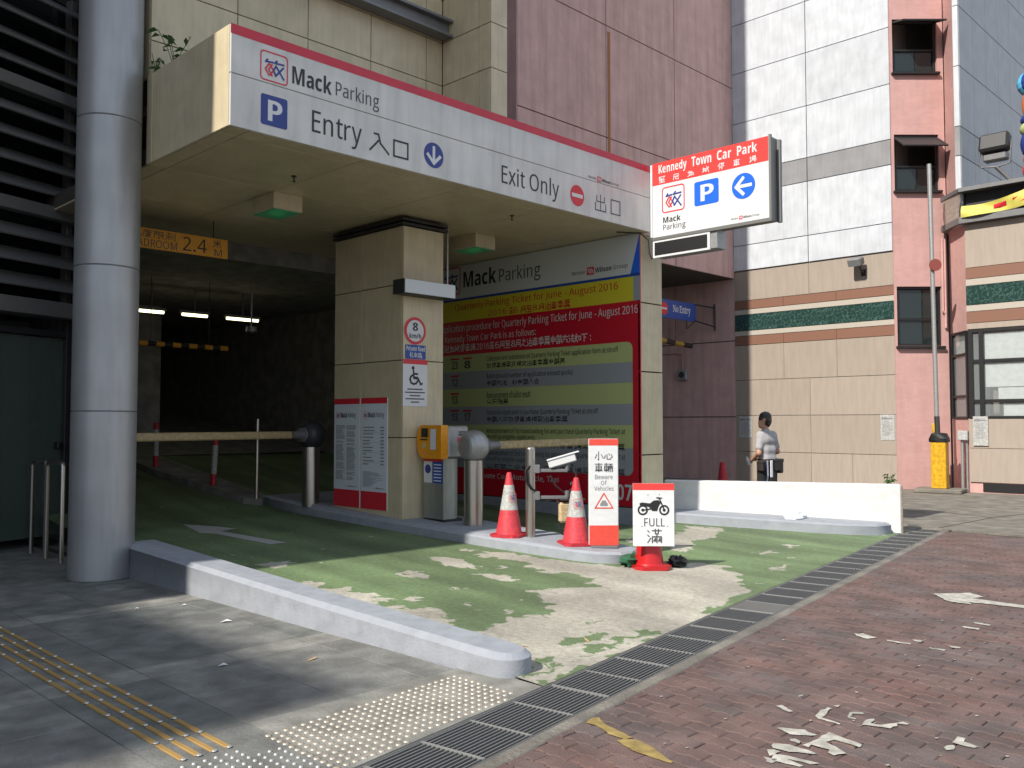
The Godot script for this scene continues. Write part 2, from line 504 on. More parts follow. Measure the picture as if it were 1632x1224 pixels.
func glow(c: Color, e: float) -> StandardMaterial3D:
	var m := mat(c, 0.5)
	m.emission_enabled = true
	m.emission = c
	m.emission_energy_multiplier = e
	return m

func glass(c: Color, a: float) -> StandardMaterial3D:
	var m := mat(c, 0.04)
	m.transparency = BaseMaterial3D.TRANSPARENCY_ALPHA
	m.albedo_color.a = a
	return m

func materials() -> void:
	var grain := tex("grain", 3, 0.09, 0.80, 1.0)
	var blotch := tex("blotch", 5, 0.012, 0.72, 1.0)
	var soft := tex("soft", 8, 0.010, 0.92, 1.0)
	var streak := tex("streak", 9, 0.02, 0.91, 1.0, 512, 5, 0.6)
	var speck := tex("speck", 11, 0.22, 0.70, 1.0, 512, 2)
	var fine := tex("fine", 13, 0.15, 0.90, 1.0)
	var stain := tex("stain", 19, 0.018, 0.80, 1.0, 512, 5, 0.35)
	var scuff := tex("scuff", 17, 0.02, 0.74, 1.0, 512, 5, 0.16)
	var rough_n := bump("rough_n", 21, 0.10, 3.0)
	var plaster_n := bump("plaster_n", 22, 0.03, 4.0)
	M.beige = layer(mat(lin(0.64, 0.545, 0.365), 0.42, 0.0, soft, Vector3(0.5, 0.5, 0.5)), streak, Vector3(1.3, 0.12, 1.3))
	M.beige2 = layer(mat(lin(0.61, 0.52, 0.345), 0.42, 0.0, soft, Vector3(0.4, 0.4, 0.4)), streak, Vector3(1.1, 0.15, 1.1))
	tex("stain_soft", 23, 0.018, 0.80, 1.0, 512, 5, 0.3)
	M.fascia = layer(mat(lin(0.70, 0.69, 0.655), 0.35, 0.0, soft, Vector3(0.3, 0.3, 0.3)), T["stain_soft"], Vector3(0.5, 0.06, 0.5))
	M.white_tile = layer(mat(lin(0.61, 0.64, 0.685), 0.3, 0.0, soft, Vector3(0.3, 0.3, 0.3)), streak, Vector3(0.9, 0.1, 0.9))
	M.grey_tile = layer(mat(lin(0.30, 0.30, 0.31), 0.35, 0.0, soft, Vector3(0.3, 0.3, 0.3)), streak, Vector3(0.9, 0.1, 0.9))
	M.white_tiles = [M.white_tile]
	M.stones = []
	for c in [0.95, 1.03]:
		M.white_tiles.append(layer(mat(lin(0.61 * c, 0.64 * c, 0.685 * c), 0.3, 0.0, soft, Vector3(0.37, 0.37, 0.37)), streak, Vector3(0.7, 0.13, 0.7)))
	M.joint = mat(lin(0.06, 0.055, 0.045), 0.9)
	M.pink = layer(mat(lin(0.60, 0.355, 0.33), 0.75, 0.0, soft, Vector3(0.25, 0.25, 0.25), plaster_n, 0.25), streak, Vector3(0.7, 0.09, 0.7))
	M.maroon = layer(mat(lin(0.62, 0.40, 0.37), 0.75, 0.0, soft, Vector3(0.3, 0.3, 0.3), plaster_n, 0.25), stain, Vector3(0.45, 0.035, 0.45))
	M.stone = layer(mat(lin(0.53, 0.44, 0.365), 0.6, 0.0, speck, Vector3(1.5, 1.5, 1.5)), streak, Vector3(0.8, 0.1, 0.8))
	for c in [0.94, 1.0, 1.05]:
		M.stones.append(layer(mat(lin(0.53 * c, 0.44 * c, 0.365 * c), 0.6, 0.0, speck, Vector3(1.5, 1.5, 1.5)), streak, Vector3(0.8 * c, 0.1, 0.8)))
	M.cream = mat(lin(0.60, 0.54, 0.46), 0.55, 0.0, speck, Vector3(1.5, 1.5, 1.5))
	M.brown = mat(lin(0.30, 0.145, 0.095), 0.5, 0.0, speck, Vector3(2, 2, 2))
	M.marble = marble()
	M.lane = null
	M.kerb = layer(mat(lin(0.335, 0.355, 0.395), 0.75, 0.0, soft, Vector3(0.6, 0.6, 0.6), rough_n, 0.18), scuff, Vector3(0.6, 0.6, 0.6))
	M.concrete = layer(mat(lin(0.30, 0.275, 0.235), 0.9, 0.0, blotch, Vector3(0.35, 0.35, 0.35), rough_n, 0.4), grain, Vector3(1, 1, 1))
	M.garage_concrete = mat(lin(0.30, 0.29, 0.27), 0.9, 0.0, blotch, Vector3(0.4, 0.4, 0.4), rough_n, 0.3)
	M.sand = mat(lin(0.065, 0.05, 0.045), 1.0, 0.0, grain, Vector3(2, 2, 2))
	M.granite = []
	for c in [[0.308, 0.308, 0.289], [0.336, 0.333, 0.309], [0.28, 0.288, 0.269], [0.323, 0.316, 0.295]]:
		M.granite.append(layer(mat(lin(c[0], c[1], c[2]), 0.8, 0.0, blotch, Vector3(0.5, 0.5, 0.5), rough_n, 0.3), speck, Vector3(1.2, 1.2, 1.2)))
	M.granite_light = layer(mat(lin(0.42, 0.41, 0.37), 0.8, 0.0, blotch, Vector3(0.5, 0.5, 0.5), rough_n, 0.3), speck, Vector3(1.2, 1.2, 1.2))
	M.brick = []
	for c in [[0.226, 0.142, 0.128], [0.205, 0.139, 0.128], [0.247, 0.142, 0.123], [0.189, 0.139, 0.131], [0.168, 0.132, 0.125], [0.236, 0.151, 0.135], [0.263, 0.16, 0.139], [0.2, 0.151, 0.142]]:
		M.brick.append(layer(mat(lin(c[0], c[1], c[2]), 0.85, 0.0, grain, Vector3(1.4, 1.4, 1.4), rough_n, 0.5), blotch, Vector3(0.35, 0.35, 0.35)))
	M.brick_far = layer(mat(Color.WHITE, 0.85, 0.0, grain, Vector3(1.4, 1.4, 1.4), rough_n, 0.5), blotch, Vector3(0.35, 0.35, 0.35))
	M.brick_far.vertex_color_use_as_albedo = true
	M.road_white = layer(mat(lin(0.70, 0.67, 0.59), 0.8, 0.0, blotch, Vector3(1.5, 1.5, 1.5)), grain, Vector3(2, 2, 2))
	M.road_yellow = layer(mat(lin(0.50, 0.36, 0.12), 0.8, 0.0, blotch, Vector3(1.5, 1.5, 1.5)), grain, Vector3(2, 2, 2))
	M.arrow_grey = mat(lin(0.48, 0.48, 0.47), 0.8, 0.0, grain, Vector3(2, 2, 2))
	M.iron = mat(lin(0.26, 0.26, 0.255), 0.6, 0.4, grain, Vector3(3, 3, 3))
	M.iron_edge = mat(lin(0.28, 0.28, 0.27), 0.5, 0.7, grain, Vector3(3, 3, 3))
	M.void = mat(lin(0.05, 0.047, 0.042), 1.0)
	M.column = layer(mat(lin(0.43, 0.435, 0.445), 0.42, 0.5, soft, Vector3(0.5, 0.3, 0.5)), streak, Vector3(1.2, 0.1, 1.2))
	M.steel = mat(lin(0.50, 0.47, 0.43), 0.28, 0.95, streak, Vector3(6, 0.6, 6))
	M.steel_flat = mat(lin(0.36, 0.38, 0.36), 0.4, 0.7, soft, Vector3(2, 0.6, 2))
	M.silver = mat(lin(0.38, 0.38, 0.38), 0.42, 0.5, soft, Vector3(2, 2, 2))
	M.grey_metal = mat(lin(0.20, 0.20, 0.205), 0.5, 0.4, soft, Vector3(1, 1, 1))
	M.dark_metal = mat(lin(0.035, 0.035, 0.037), 0.5, 0.2)
	M.louvre = mat(lin(0.19, 0.19, 0.186), 0.5, 0.1, streak, Vector3(1, 1, 1))
	M.black = mat(lin(0.012, 0.012, 0.013), 0.45)
	M.rubber = mat(lin(0.015, 0.015, 0.015), 0.6)
	M.glass_dark = glass(lin(0.02, 0.03, 0.03), 0.72)
	M.glass_green = glass(lin(0.13, 0.17, 0.145), 0.5)
	M.glass_clear = glass(lin(0.5, 0.55, 0.55), 0.16)
	M.p_white = mat(lin(0.62, 0.625, 0.64), 0.4)
	M.p_red = mat(lin(0.58, 0.025, 0.04), 0.4)
	M.p_sign_red = mat(lin(0.68, 0.05, 0.045), 0.4)
	M.p_band = mat(lin(0.55, 0.025, 0.05), 0.4, 0.0, soft, Vector3(0.6, 0.6, 0.6))
	M.p_navy = mat(lin(0.02, 0.04, 0.22), 0.4)
	M.p_blue = mat(lin(0.01, 0.12, 0.62), 0.4)
	M.p_deep_blue = mat(lin(0.015, 0.06, 0.30), 0.4)
	M.p_black = mat(lin(0.015, 0.015, 0.017), 0.45)
	M.p_dark = mat(lin(0.06, 0.06, 0.065), 0.45)
	M.p_grey = mat(lin(0.22, 0.22, 0.23), 0.45)
	M.p_poster_red = mat(lin(0.50, 0.008, 0.025), 0.35)
	M.p_poster_yellow = mat(lin(0.58, 0.50, 0.03), 0.35)
	M.p_poster_white = mat(lin(0.55, 0.57, 0.57), 0.35)
	M.p_row_green = mat(lin(0.42, 0.47, 0.20), 0.35)
	M.p_row_grey = mat(lin(0.28, 0.30, 0.32), 0.35)
	M.p_pale = mat(lin(0.62, 0.66, 0.70), 0.35)
	M.p_orange = mat(lin(0.80, 0.36, 0.03), 0.5, 0.0, soft, Vector3(2, 2, 2))
	M.orange = mat(lin(0.78, 0.30, 0.01), 0.4, 0.0, soft, Vector3(3, 3, 3))
	M.yellow = mat(lin(0.78, 0.43, 0.01), 0.45, 0.0, blotch, Vector3(1.5, 1.5, 1.5))
	M.arm = mat(lin(0.50, 0.37, 0.19), 0.5, 0.0, blotch, Vector3(2, 2, 2))
	M.cone_red = mat(lin(0.62, 0.03, 0.05), 0.55, 0.0, blotch, Vector3(3, 3, 3), plaster_n, 0.2)
	M.cone_pink = mat(lin(0.74, 0.06, 0.08), 0.5, 0.0, blotch, Vector3(4, 4, 4), plaster_n, 0.3)
	M.cone_plain = mat(lin(0.50, 0.015, 0.02), 0.3, 0.0, soft, Vector3(3, 3, 3))
	M.sleeve = mat(lin(0.55, 0.55, 0.53), 0.5, 0.0, blotch, Vector3(4, 4, 4), plaster_n, 0.3)
	M.sandbag = mat(lin(0.02, 0.13, 0.06), 0.6, 0.0, grain, Vector3(5, 5, 5), rough_n, 0.6)
	M.wall_white = mat(lin(0.70, 0.70, 0.69), 0.8, 0.0, soft, Vector3(0.5, 0.5, 0.5), plaster_n, 0.12)
	layer(M.wall_white, scuff, Vector3(0.5, 0.5, 0.5))
	M.wall_end = mat(lin(0.30, 0.25, 0.20), 0.9, 0.0, blotch, Vector3(2, 2, 2), rough_n, 0.6)
	M.tactile_bar = mat(lin(0.44, 0.27, 0.09), 0.6, 0.0, grain, Vector3(4, 4, 4))
	M.stud = mat(lin(0.58, 0.50, 0.40), 0.35, 0.6)
	M.stud_white = mat(lin(0.62, 0.61, 0.58), 0.35, 0.6)
	M.skin = mat(lin(0.40, 0.21, 0.14), 0.55)
	M.hair = mat(lin(0.012, 0.011, 0.011), 0.4)
	M.shirt = mat(lin(0.47, 0.45, 0.46), 0.85, 0.0, blotch, Vector3(6, 6, 6), plaster_n, 1.0)
	M.trousers = mat(lin(0.012, 0.012, 0.014), 0.8)
	M.leather = mat(lin(0.03, 0.022, 0.02), 0.5)
	M.plastic_bag = glass(lin(0.75, 0.77, 0.82), 0.7)
	M.plastic_bag.roughness = 0.4
	M.leaf = mat(lin(0.045, 0.10, 0.025), 0.5)
	M.leaf.cull_mode = BaseMaterial3D.CULL_DISABLED
	M.leaf_dry = mat(lin(0.45, 0.30, 0.14), 0.7)
	M.banner = mat(lin(0.60, 0.53, 0.10), 0.6, 0.0, soft, Vector3(1, 1, 1))
	M.paper = mat(lin(0.60, 0.64, 0.64), 0.7, 0.0, soft, Vector3(1, 1, 1), plaster_n, 0.4)
	M.notice = mat(lin(0.55, 0.55, 0.54), 0.6, 0.0, blotch, Vector3(3, 3, 3))
	M.tile_back = mat(lin(0.16, 0.15, 0.14), 0.9)

func marble() -> StandardMaterial3D:
	var n := FastNoiseLite.new()
	n.seed = 31
	n.frequency = 0.018
	n.fractal_type = FastNoiseLite.FRACTAL_RIDGED
	n.fractal_octaves = 4
	n.domain_warp_enabled = true
	n.domain_warp_amplitude = 40.0
	var im := n.get_seamless_image(512, 512)
	im.convert(Image.FORMAT_L8)
	var d := im.get_data()
	var o := PackedByteArray()
	o.resize(d.size() * 3)
	for k in d.size():
		var t := pow(clampf((d[k] / 255.0 - 0.55) / 0.45, 0.0, 1.0), 1.6)
		o[k * 3] = int(lerpf(34, 120, t))
		o[k * 3 + 1] = int(lerpf(58, 150, t))
		o[k * 3 + 2] = int(lerpf(54, 140, t))
	var m := mat(Color.WHITE, 0.25, 0.0, ImageTexture.create_from_image(Image.create_from_data(512, 512, false, Image.FORMAT_RGB8, o)), Vector3(0.7, 0.7, 0.7))
	return m

# ---------- ground ----------
func drain_w(u: float) -> float:   # far edge of the drain
	return 3.1 + 0.158 * u

func fill(im: Image, poly: Array, val: float, ox: float, ow: float, k: float) -> void:
	var n := poly.size() / 2
	for row in im.get_height():
		var w := ow + (row + 0.5) / k
		var xs := []
		for j in n:
			var a := Vector2(poly[j * 2], poly[j * 2 + 1])
			var b := Vector2(poly[((j + 1) % n) * 2], poly[((j + 1) % n) * 2 + 1])
			if (a.y > w) != (b.y > w):
				xs.append((a.x + (w - a.y) / (b.y - a.y) * (b.x - a.x) - ox) * k)
		xs.sort()
		for j in range(0, xs.size() - 1, 2):
			im.fill_rect(Rect2i(int(xs[j]), row, maxi(1, int(xs[j + 1]) - int(xs[j])), 1), Color(val, val, val))

# worn green paint on concrete: where the paint is gone was traced on the ground
func lane_texture() -> ImageTexture:
	var ox := 3.5
	var ow := 3.0
	var ks := 50.0
	var small := Image.create(550, 700, false, Image.FORMAT_L8)
	for p in BARE:
		fill(small, p, 1.0, ox, ow, ks)
	for p in REGREEN:
		fill(small, p, 0.0, ox, ow, ks)
	var W := 1210
	var H := 1540
	var f := W / 550.0
	var mask := small.get_data()
	var img := []
	for q in [[41, 0.035, 4], [42, 0.035, 4], [43, 0.006, 4], [44, 0.12, 3], [45, 0.012, 3], [46, 0.02, 5]]:
		var n := FastNoiseLite.new()
		n.seed = q[0]
		n.frequency = q[1]
		n.fractal_octaves = q[2]
		var im := n.get_image(W, H)
		if q[0] == 45:
			im = n.get_image(W, H / 7)
			im.resize(W, H, Image.INTERPOLATE_BILINEAR)
		im.convert(Image.FORMAT_L8)
		img.append(im.get_data())
	var n0: PackedByteArray = img[0]
	var n1: PackedByteArray = img[1]
	var big: PackedByteArray = img[2]
	var fine: PackedByteArray = img[3]
	var dirt: PackedByteArray = img[4]
	var chip: PackedByteArray = img[5]
	var o := PackedByteArray()
	o.resize(W * H * 3)
	for y in H:
		for x in W:
			var k := y * W + x
			var sx := clampi(int((x + (n0[k] - 128) * 0.09) / f), 0, 549)
			var sy := clampi(int((y + (n1[k] - 128) * 0.09) / f), 0, 699)
			var g := 0.86 + 0.2 * fine[k] / 255.0
			var r: float
			var gg: float
			var b: float
			if mask[sy * 550 + sx] > 100 or (chip[k] > 216 and fine[k] > 118):
				var c := g * (0.80 + 0.30 * big[k] / 255.0) * (0.86 + 0.2 * dirt[k] / 255.0)
				r = 205 * c
				gg = 199 * c
				b = 184 * c
			else:
				var c := g * (0.80 + 0.34 * dirt[k] / 255.0) * (0.84 + 0.2 * big[k] / 255.0)
				r = 124 * c
				gg = 146 * c
				b = 103 * c
			o[k * 3] = mini(int(r), 255)
			o[k * 3 + 1] = mini(int(gg), 255)
			o[k * 3 + 2] = mini(int(b), 255)
	return ImageTexture.create_from_image(Image.create_from_data(W, H, false, Image.FORMAT_RGB8, o))

func ground() -> void:
	# wide ground sheet
	var g := struct("ground", "stained grey concrete ground beyond the brick road")
	var s := st()
	quad(s, v(-200, -0.035, -200), v(200, -0.035, -200), v(200, -0.035, 200), v(-200, -0.035, 200), Vector3.UP)
	obj(g, "ground_sheet", s, M.concrete)
	s = st()
	var apron := PackedVector2Array([Vector2(14.05, -6), Vector2(34, -6), Vector2(34, 20), Vector2(11.9, 20), Vector2(12.3, 8.6), Vector2(13.35, 5.1), Vector2(14.25, 5.25)])
	prism(s, apron, 0.0, 0.032, Transform3D(Basis(Vector3.RIGHT, -PI / 2), Vector3(0, -0.03, 0)))
	obj(g, "concrete_apron", s, M.concrete)
	# cracks in the apron: narrow dark strips of filled joint
	s = st()
	for c in [[14.3, 5.0, 16.5, 4.9, 19.0, 4.4, 23.0, 4.0], [16.5, 4.9, 17.2, 6.6]]:
		for k in range(0, c.size() - 2, 2):
			var a := v(c[k], 0.005, c[k + 1])
			var b := v(c[k + 2], 0.005, c[k + 3])
			var n := (b - a).cross(Vector3.UP).normalized() * 0.012
			quad(s, a + n, a - n, b - n, b + n, Vector3.UP)
	obj(g, "crack_filling", s, M.sand)
	# driveway with worn green paint
	var lane := struct("driveway", "green painted concrete driveway worn bare in patches, rising into the car park")
	s = st()
	s.set_smooth_group(2)
	var nu := 20
	var nw := 28
	for i in nu:
		for j in nw:
			var q := []
			for e in [[i, j], [i + 1, j], [i + 1, j + 1], [i, j + 1]]:
				var u: float = 4.06 + 9.24 * e[0] / nu
				var w: float = lerpf(drain_w(u), 17.0, float(e[1]) / nw)
				q.append([v(u, ramp(u, w), w), Vector2((u - 3.5) / 11.0, (w - 3.0) / 14.0)])
			for t in [[0, 2, 1], [0, 3, 2]]:
				var P: Array = [q[t[0]], q[t[1]], q[t[2]]]
				if (P[1][0] - P[0][0]).cross(P[2][0] - P[0][0]).y > 0.0:
					P = [P[0], P[2], P[1]]
				for e in P:
					s.set_uv(e[1])
					s.add_vertex(e[0])
	var lm := mat(Color.WHITE, 0.75)
	lm.albedo_texture = lane_texture()
	lm.detail_enabled = true
	lm.detail_albedo = T["grain"]
	lm.detail_blend_mode = BaseMaterial3D.BLEND_MODE_MUL
	lm.detail_uv_layer = BaseMaterial3D.DETAIL_UV_2
	lm.uv2_triplanar = true
	lm.uv2_world_triplanar = true
	obj(lane, "painted_surface", s, lm)
	s = st()
	for k in 9:
		var w0 := 17.0 + k * 3.0
		quad(s, v(3.9, ramp(5, w0), w0), v(11.4, ramp(5, w0), w0), v(11.4, ramp(5, w0 + 3), w0 + 3), v(3.9, ramp(5, w0 + 3), w0 + 3), Vector3.UP)
	obj(lane, "inner_ramp", s, M.garage_concrete)
	s = st()
	var ap := PackedVector2Array()
	for k in range(0, LANE_ARROW[0].size(), 2):
		ap.append(Vector2(LANE_ARROW[0][k], LANE_ARROW[0][k + 1]))
	var ix := Geometry2D.triangulate_polygon(ap)
	for k in range(0, ix.size(), 3):
		var p := []
		for j in 3:
			var q := ap[ix[k + j]]
			p.append(v(q.x, ramp(q.x, q.y) + 0.004, q.y))
		tri(s, p[0], p[1], p[2], Vector3.UP)
	obj(lane, "painted_arrow", s, M.arrow_grey)

func bricks() -> void:
	var road := struct("road", "dark red interlocking brick road with worn white and yellow paint")
	var s := st()
	quad(s, v(-6, -0.024, -9), v(14.1, -0.024, -9), v(14.1, -0.024, 5.3), v(-6, -0.024, 5.3), Vector3.UP)
	obj(road, "joint_sand", s, M.sand)
	var L := 0.225
	var Wd := 0.1125
	var gap := 0.005
	# outline of one brick: long sides wave, the same on every brick, so that neighbours lock together
	var out := PackedVector2Array()
	var wave := [0.0, 0.0, 0.014, 0.014, 0.0, 0.0, 0.014, 0.014, 0.0]
	for k in 9:
		out.append(Vector2(-Wd / 2 + wave[k] + gap / 2 - 0.005, -L / 2 + gap / 2 + (L - gap) * k / 8.0))
	for k in 9:
		out.append(Vector2(Wd / 2 + wave[8 - k] - gap / 2 - 0.005, L / 2 - gap / 2 - (L - gap) * k / 8.0))
	var proto := st()
	brick_into(proto, out, Vector2.ZERO, 0.0, 0.0, Color.WHITE)
	proto.generate_normals()
	var pm := proto.commit()
	var list := []
	var tone := FastNoiseLite.new()
	tone.seed = 77
	tone.frequency = 0.35
	tone.fractal_octaves = 3
	var cam := Vector2(0, 0)
	for i in int(20.0 / Wd):
		var u := -5.8 + i * Wd
		var stop := drain_w(u) - 0.505
		for j in int(14.0 / L):
			var w := -7.5 + j * L + (L / 2 if i % 2 else 0.0)
			if u > 14.0 - 0.048 * (5.0 - w) or (w < -0.5 and u < 1.0):
				continue
			var cut := 1.0
			if w + L / 2 > stop:
				var rest := stop - (w - L / 2)
				if rest < 0.02:
					break
				cut = rest / L
				w = w - L / 2 + rest / 2
			list.append([Vector2(u, w), 0.0, cut])
	for q in list:
		var p: Vector2 = q[0]
		var d := (p.x * 0.711 + p.y * 0.703)
		var r := (p.x * 0.703 - p.y * 0.711)
		var inside := d > 2.0 and absf(r / d) < 0.60 and 1.6 / d * 1425.0 < 570.0
		q[1] = d if inside else d + 100.0
	list.sort_custom(func(a, b): return a[1] < b[1])
	var far := st()
	for k in list.size():
		var p: Vector2 = list[k][0]
		var t := tone.get_noise_2d(p.x * 2.2, p.y * 2.2) * 0.5 + 0.5 + rng.randf_range(-0.12, 0.12)
		var order := [4, 3, 7, 1, 0, 5, 2, 6]
		var m: StandardMaterial3D = M.brick[order[clampi(int(t * 8.0), 0, 7)]]
		var dy := rng.randf_range(-0.0025, 0.0015)
		var tilt := rng.randf_range(-0.012, 0.012)
		if k < 300:
			var o := MeshInstance3D.new()
			o.name = "brick"
			o.mesh = pm
			o.material_override = m
			road.add_child(o, true)
			o.transform = Transform3D(Basis(Vector3(0, 0, 1), tilt) * Basis.from_scale(Vector3(1, 1, list[k][2])), v(p.x, dy, p.y))
		else:
			brick_into(far, out, p, dy, tilt, m.albedo_color.srgb_to_linear(), list[k][2])
	var fo := obj(road, "brick_field", far, M.brick_far)
	fo.set_meta("kind", "stuff")
	# worn paint on the bricks
	for set_ in [[WHITE_MARKS, M.road_white, "white_marking"], [YELLOW_MARKS, M.road_yellow, "yellow_marking"]]:
		for poly in set_[0]:
			var pv := PackedVector2Array()
			var n: int = poly.size() / 2
			for j in n:
				var a := Vector2(poly[j * 2], poly[j * 2 + 1])
				var b := Vector2(poly[((j + 1) % n) * 2], poly[((j + 1) % n) * 2 + 1])
				var m := maxi(1, int(a.distance_to(b) / 0.03))
				for e in m:
					var q := a.lerp(b, float(e) / m)
					pv.append(q + Vector2(tone.get_noise_2d(q.x * 60, q.y * 60), tone.get_noise_2d(q.y * 60 + 50, q.x * 60)) * 0.012)
			var ss := st()
			var ix := Geometry2D.triangulate_polygon(pv)
			for k in range(0, ix.size(), 3):
				tri(ss, v(pv[ix[k]].x, 0.005, pv[ix[k]].y), v(pv[ix[k + 1]].x, 0.005, pv[ix[k + 1]].y), v(pv[ix[k + 2]].x, 0.005, pv[ix[k + 2]].y), Vector3.UP)
			if ix.size():
				obj(road, set_[2], ss, set_[1])
	# flecks of paint and grit
	var fl := st()
	for k in 110:
		var u := rng.randf_range(3.5, 13.5)
		var w := rng.randf_range(0.28 * u, drain_w(u) - 0.6)
		var r := rng.randf_range(0.004, 0.013)
		quad(fl, v(u - r, 0.006, w), v(u, 0.006, w - r * 0.7), v(u + r * 1.2, 0.006, w), v(u, 0.006, w + r), Vector3.UP)
	obj(road, "paint_flecks", fl, M.road_white).set_meta("kind", "stuff")

func brick_into(s: SurfaceTool, out: PackedVector2Array, p: Vector2, dy: float, tilt: float, c: Color, cut := 1.0) -> void:
	var n := out.size()
	var top := []
	var low := []
	for k in n:
		var q := out[k] * Vector2(1, cut)
		var i := Vector2(q.x - 0.006 * signf(q.x), q.y - 0.006 * signf(q.y) * (1.0 if absf(q.y) > 0.1 * cut else 0.0))
		top.append(v(p.x + i.x, dy + tilt * i.x, p.y + i.y))
		low.append(v(p.x + q.x, dy + tilt * q.x - 0.006, p.y + q.y))
	s.set_color(c)
	for k in 8:
		quad(s, top[k], top[k + 1], top[16 - k], top[17 - k], Vector3.UP)
	for k in n:
		var k2 := (k + 1) % n
		var mid: Vector3 = (low[k] + low[k2]) / 2 - v(p.x, dy, p.y)
		quad(s, top[k], top[k2], low[k2], low[k], mid * 4 + Vector3.UP * 0.02)
		quad(s, low[k], low[k2], low[k2] - Vector3(0, 0.02, 0), low[k] - Vector3(0, 0.02, 0), mid)

func pavement() -> void:
	var pv := struct("pavement", "grey granite slab pavement with pale bands and tactile strips")
	var s := st()
	quad(s, v(-9, -0.022, 2.0), v(4.1, -0.022, 2.0), v(4.1, -0.022, 14), v(-9, -0.022, 14), Vector3.UP)
	obj(pv, "bedding", s, M.sand)
	var rows := [[4.41, 5.0], [5.0, 5.6], [5.6, 5.88], [5.88, 6.50], [6.50, 7.14], [7.14, 7.78], [7.78, 8.06], [8.06, 8.66], [8.66, 9.26], [9.26, 9.86], [9.86, 10.46], [10.46, 11.06], [11.06, 11.66], [11.66, 12.26], [12.26, 12.9]]
	for r in rows:
		for c in 16:
			var u0 := -5.41 + c * 0.605
			var u1 := u0 + 0.605
			u1 = minf(u1, 3.93)
			if u1 - u0 < 0.05:
				continue
			var light: bool = r[1] - r[0] < 0.4
			var m: Material = M.granite_light if light else M.granite[rng.randi() % 4]
			var h := 0.04
			board(pv, "paving_slab", v((u0 + u1) / 2, -h / 2 + rng.randf_range(-0.001, 0.001), (r[0] + r[1]) / 2), Vector3(u1 - u0 - 0.004, h, r[1] - r[0] - 0.004), m, 0.003)
	# slabs cut along the drain
	for c in 16:
		var u0 := -5.41 + c * 0.605
		var u1 := minf(u0 + 0.605, 4.05)
		if u1 - u0 < 0.05:
			continue
		var edge := 4.41
		if u0 > 2.3:
			edge = 4.41
		var ss := st()
		prism(ss, PackedVector2Array([Vector2(u0 + 0.002, -drain_w(u0) - 0.002), Vector2(u1 - 0.002, -drain_w(u1) - 0.002), Vector2(u1 - 0.002, -edge + 0.002), Vector2(u0 + 0.002, -edge + 0.002)]), 0.0, 0.04, Transform3D(Basis(Vector3(1, 0, 0), Vector3(0, 0, 1), Vector3(0, 1, 0)), Vector3(0, -0.04, 0)))
		obj(pv, "paving_slab", ss, M.granite_light if u0 > 2.3 else M.granite[c % 4])
	# raised yellow guide bars
	for r in 4:
		for k in 24:
			var w := 4.14 + 0.304 * k
			var u: float = 1.972 + 0.078 * r
			if k > 13:
				continue
			var b := board(pv, "guide_bar", v(u, 0.003, w + 0.142), Vector3(0.030, 0.010, 0.272), M.tactile_bar, 0.003)
			var t := st()
			lathe(t, [Vector2(0.014, 0.006), Vector2(0.012, 0.011), Vector2(0.0, 0.0125)], 8, Transform3D(Basis.IDENTITY, v(u, 0.0, w)))
			obj(b, "end_stud", t, M.stud_white)
	# studs
	var sm := st()
	lathe(sm, [Vector2(0.0165, 0.0), Vector2(0.0155, 0.004), Vector2(0.011, 0.007), Vector2(0.0, 0.0082)], 10, Transform3D.IDENTITY, true)
	sm.generate_normals()
	var mesh := sm.commit()
	var count := 0
	for i in 26:
		for j in 12:
			var u := 2.43 + i * 0.0555
			var w: float = 4.155 + 0.09 * (u - 2.42) - j * 0.0555
			if w < drain_w(u) + 0.03 or u > 3.83:
				continue
			stud(pv, mesh, M.stud, v(u, 0.0, w))
			count += 1
	for i in 9:
		for j in 14:
			var u := 1.93 + i * 0.0555
			var w: float = 4.06 - j * 0.0555
			if w < drain_w(u) + 0.03 or (i > 5 and j < 2):
				continue
			stud(pv, mesh, M.stud_white, v(u, 0.0, w)).scale = Vector3(0.62, 1.1, 0.62)
	for i in 11:
		for j in 9:
			stud(pv, mesh, M.stud_white, v(2.05 + i * 0.0555, 0.0, 9.35 + j * 0.0555)).scale = Vector3(0.7, 1, 0.7)
	# round cover plate with a recessed lamp set in the pavement beside the column
	var lp := thing("ground_light", "round recessed light set in the pavement beside the steel column", "light", v(3.5, 0, 8.93))
	s = st()
	lathe(s, [Vector2(0.0, 0.003), Vector2(0.11, 0.003), Vector2(0.115, 0.007), Vector2(0.15, 0.007), Vector2(0.155, 0.0)], 24)
	obj(lp, "rim", s, M.iron, true)
	s = st()
	lathe(s, [Vector2(0.0, 0.006), Vector2(0.10, 0.006), Vector2(0.104, 0.0)], 24)
	obj(lp, "lens", s, M.granite_light, true)
	# litter
	for q in [[3.55, 6.75, 0.05], [2.9, 5.55, 0.035], [3.25, 7.75, 0.02], [3.6, 7.6, 0.025]]:
		s = st()
		var c := v(q[0], 0.004, q[1])
		var r: float = q[2]
		tri(s, c + Vector3(-r, 0, 0), c + Vector3(r * 0.6, 0.012, -r * 0.6), c + Vector3(r, 0.002, r * 0.5), Vector3.UP)
		tri(s, c + Vector3(-r, 0, 0), c + Vector3(r, 0.002, r * 0.5), c + Vector3(-r * 0.3, 0.008, r * 0.5), Vector3.UP)
		var o := obj(self, "paper_scrap", s, M.p_white)
		tag(o, "small torn scrap of white paper lying on the pavement", "litter", "scraps of paper on the pavement")
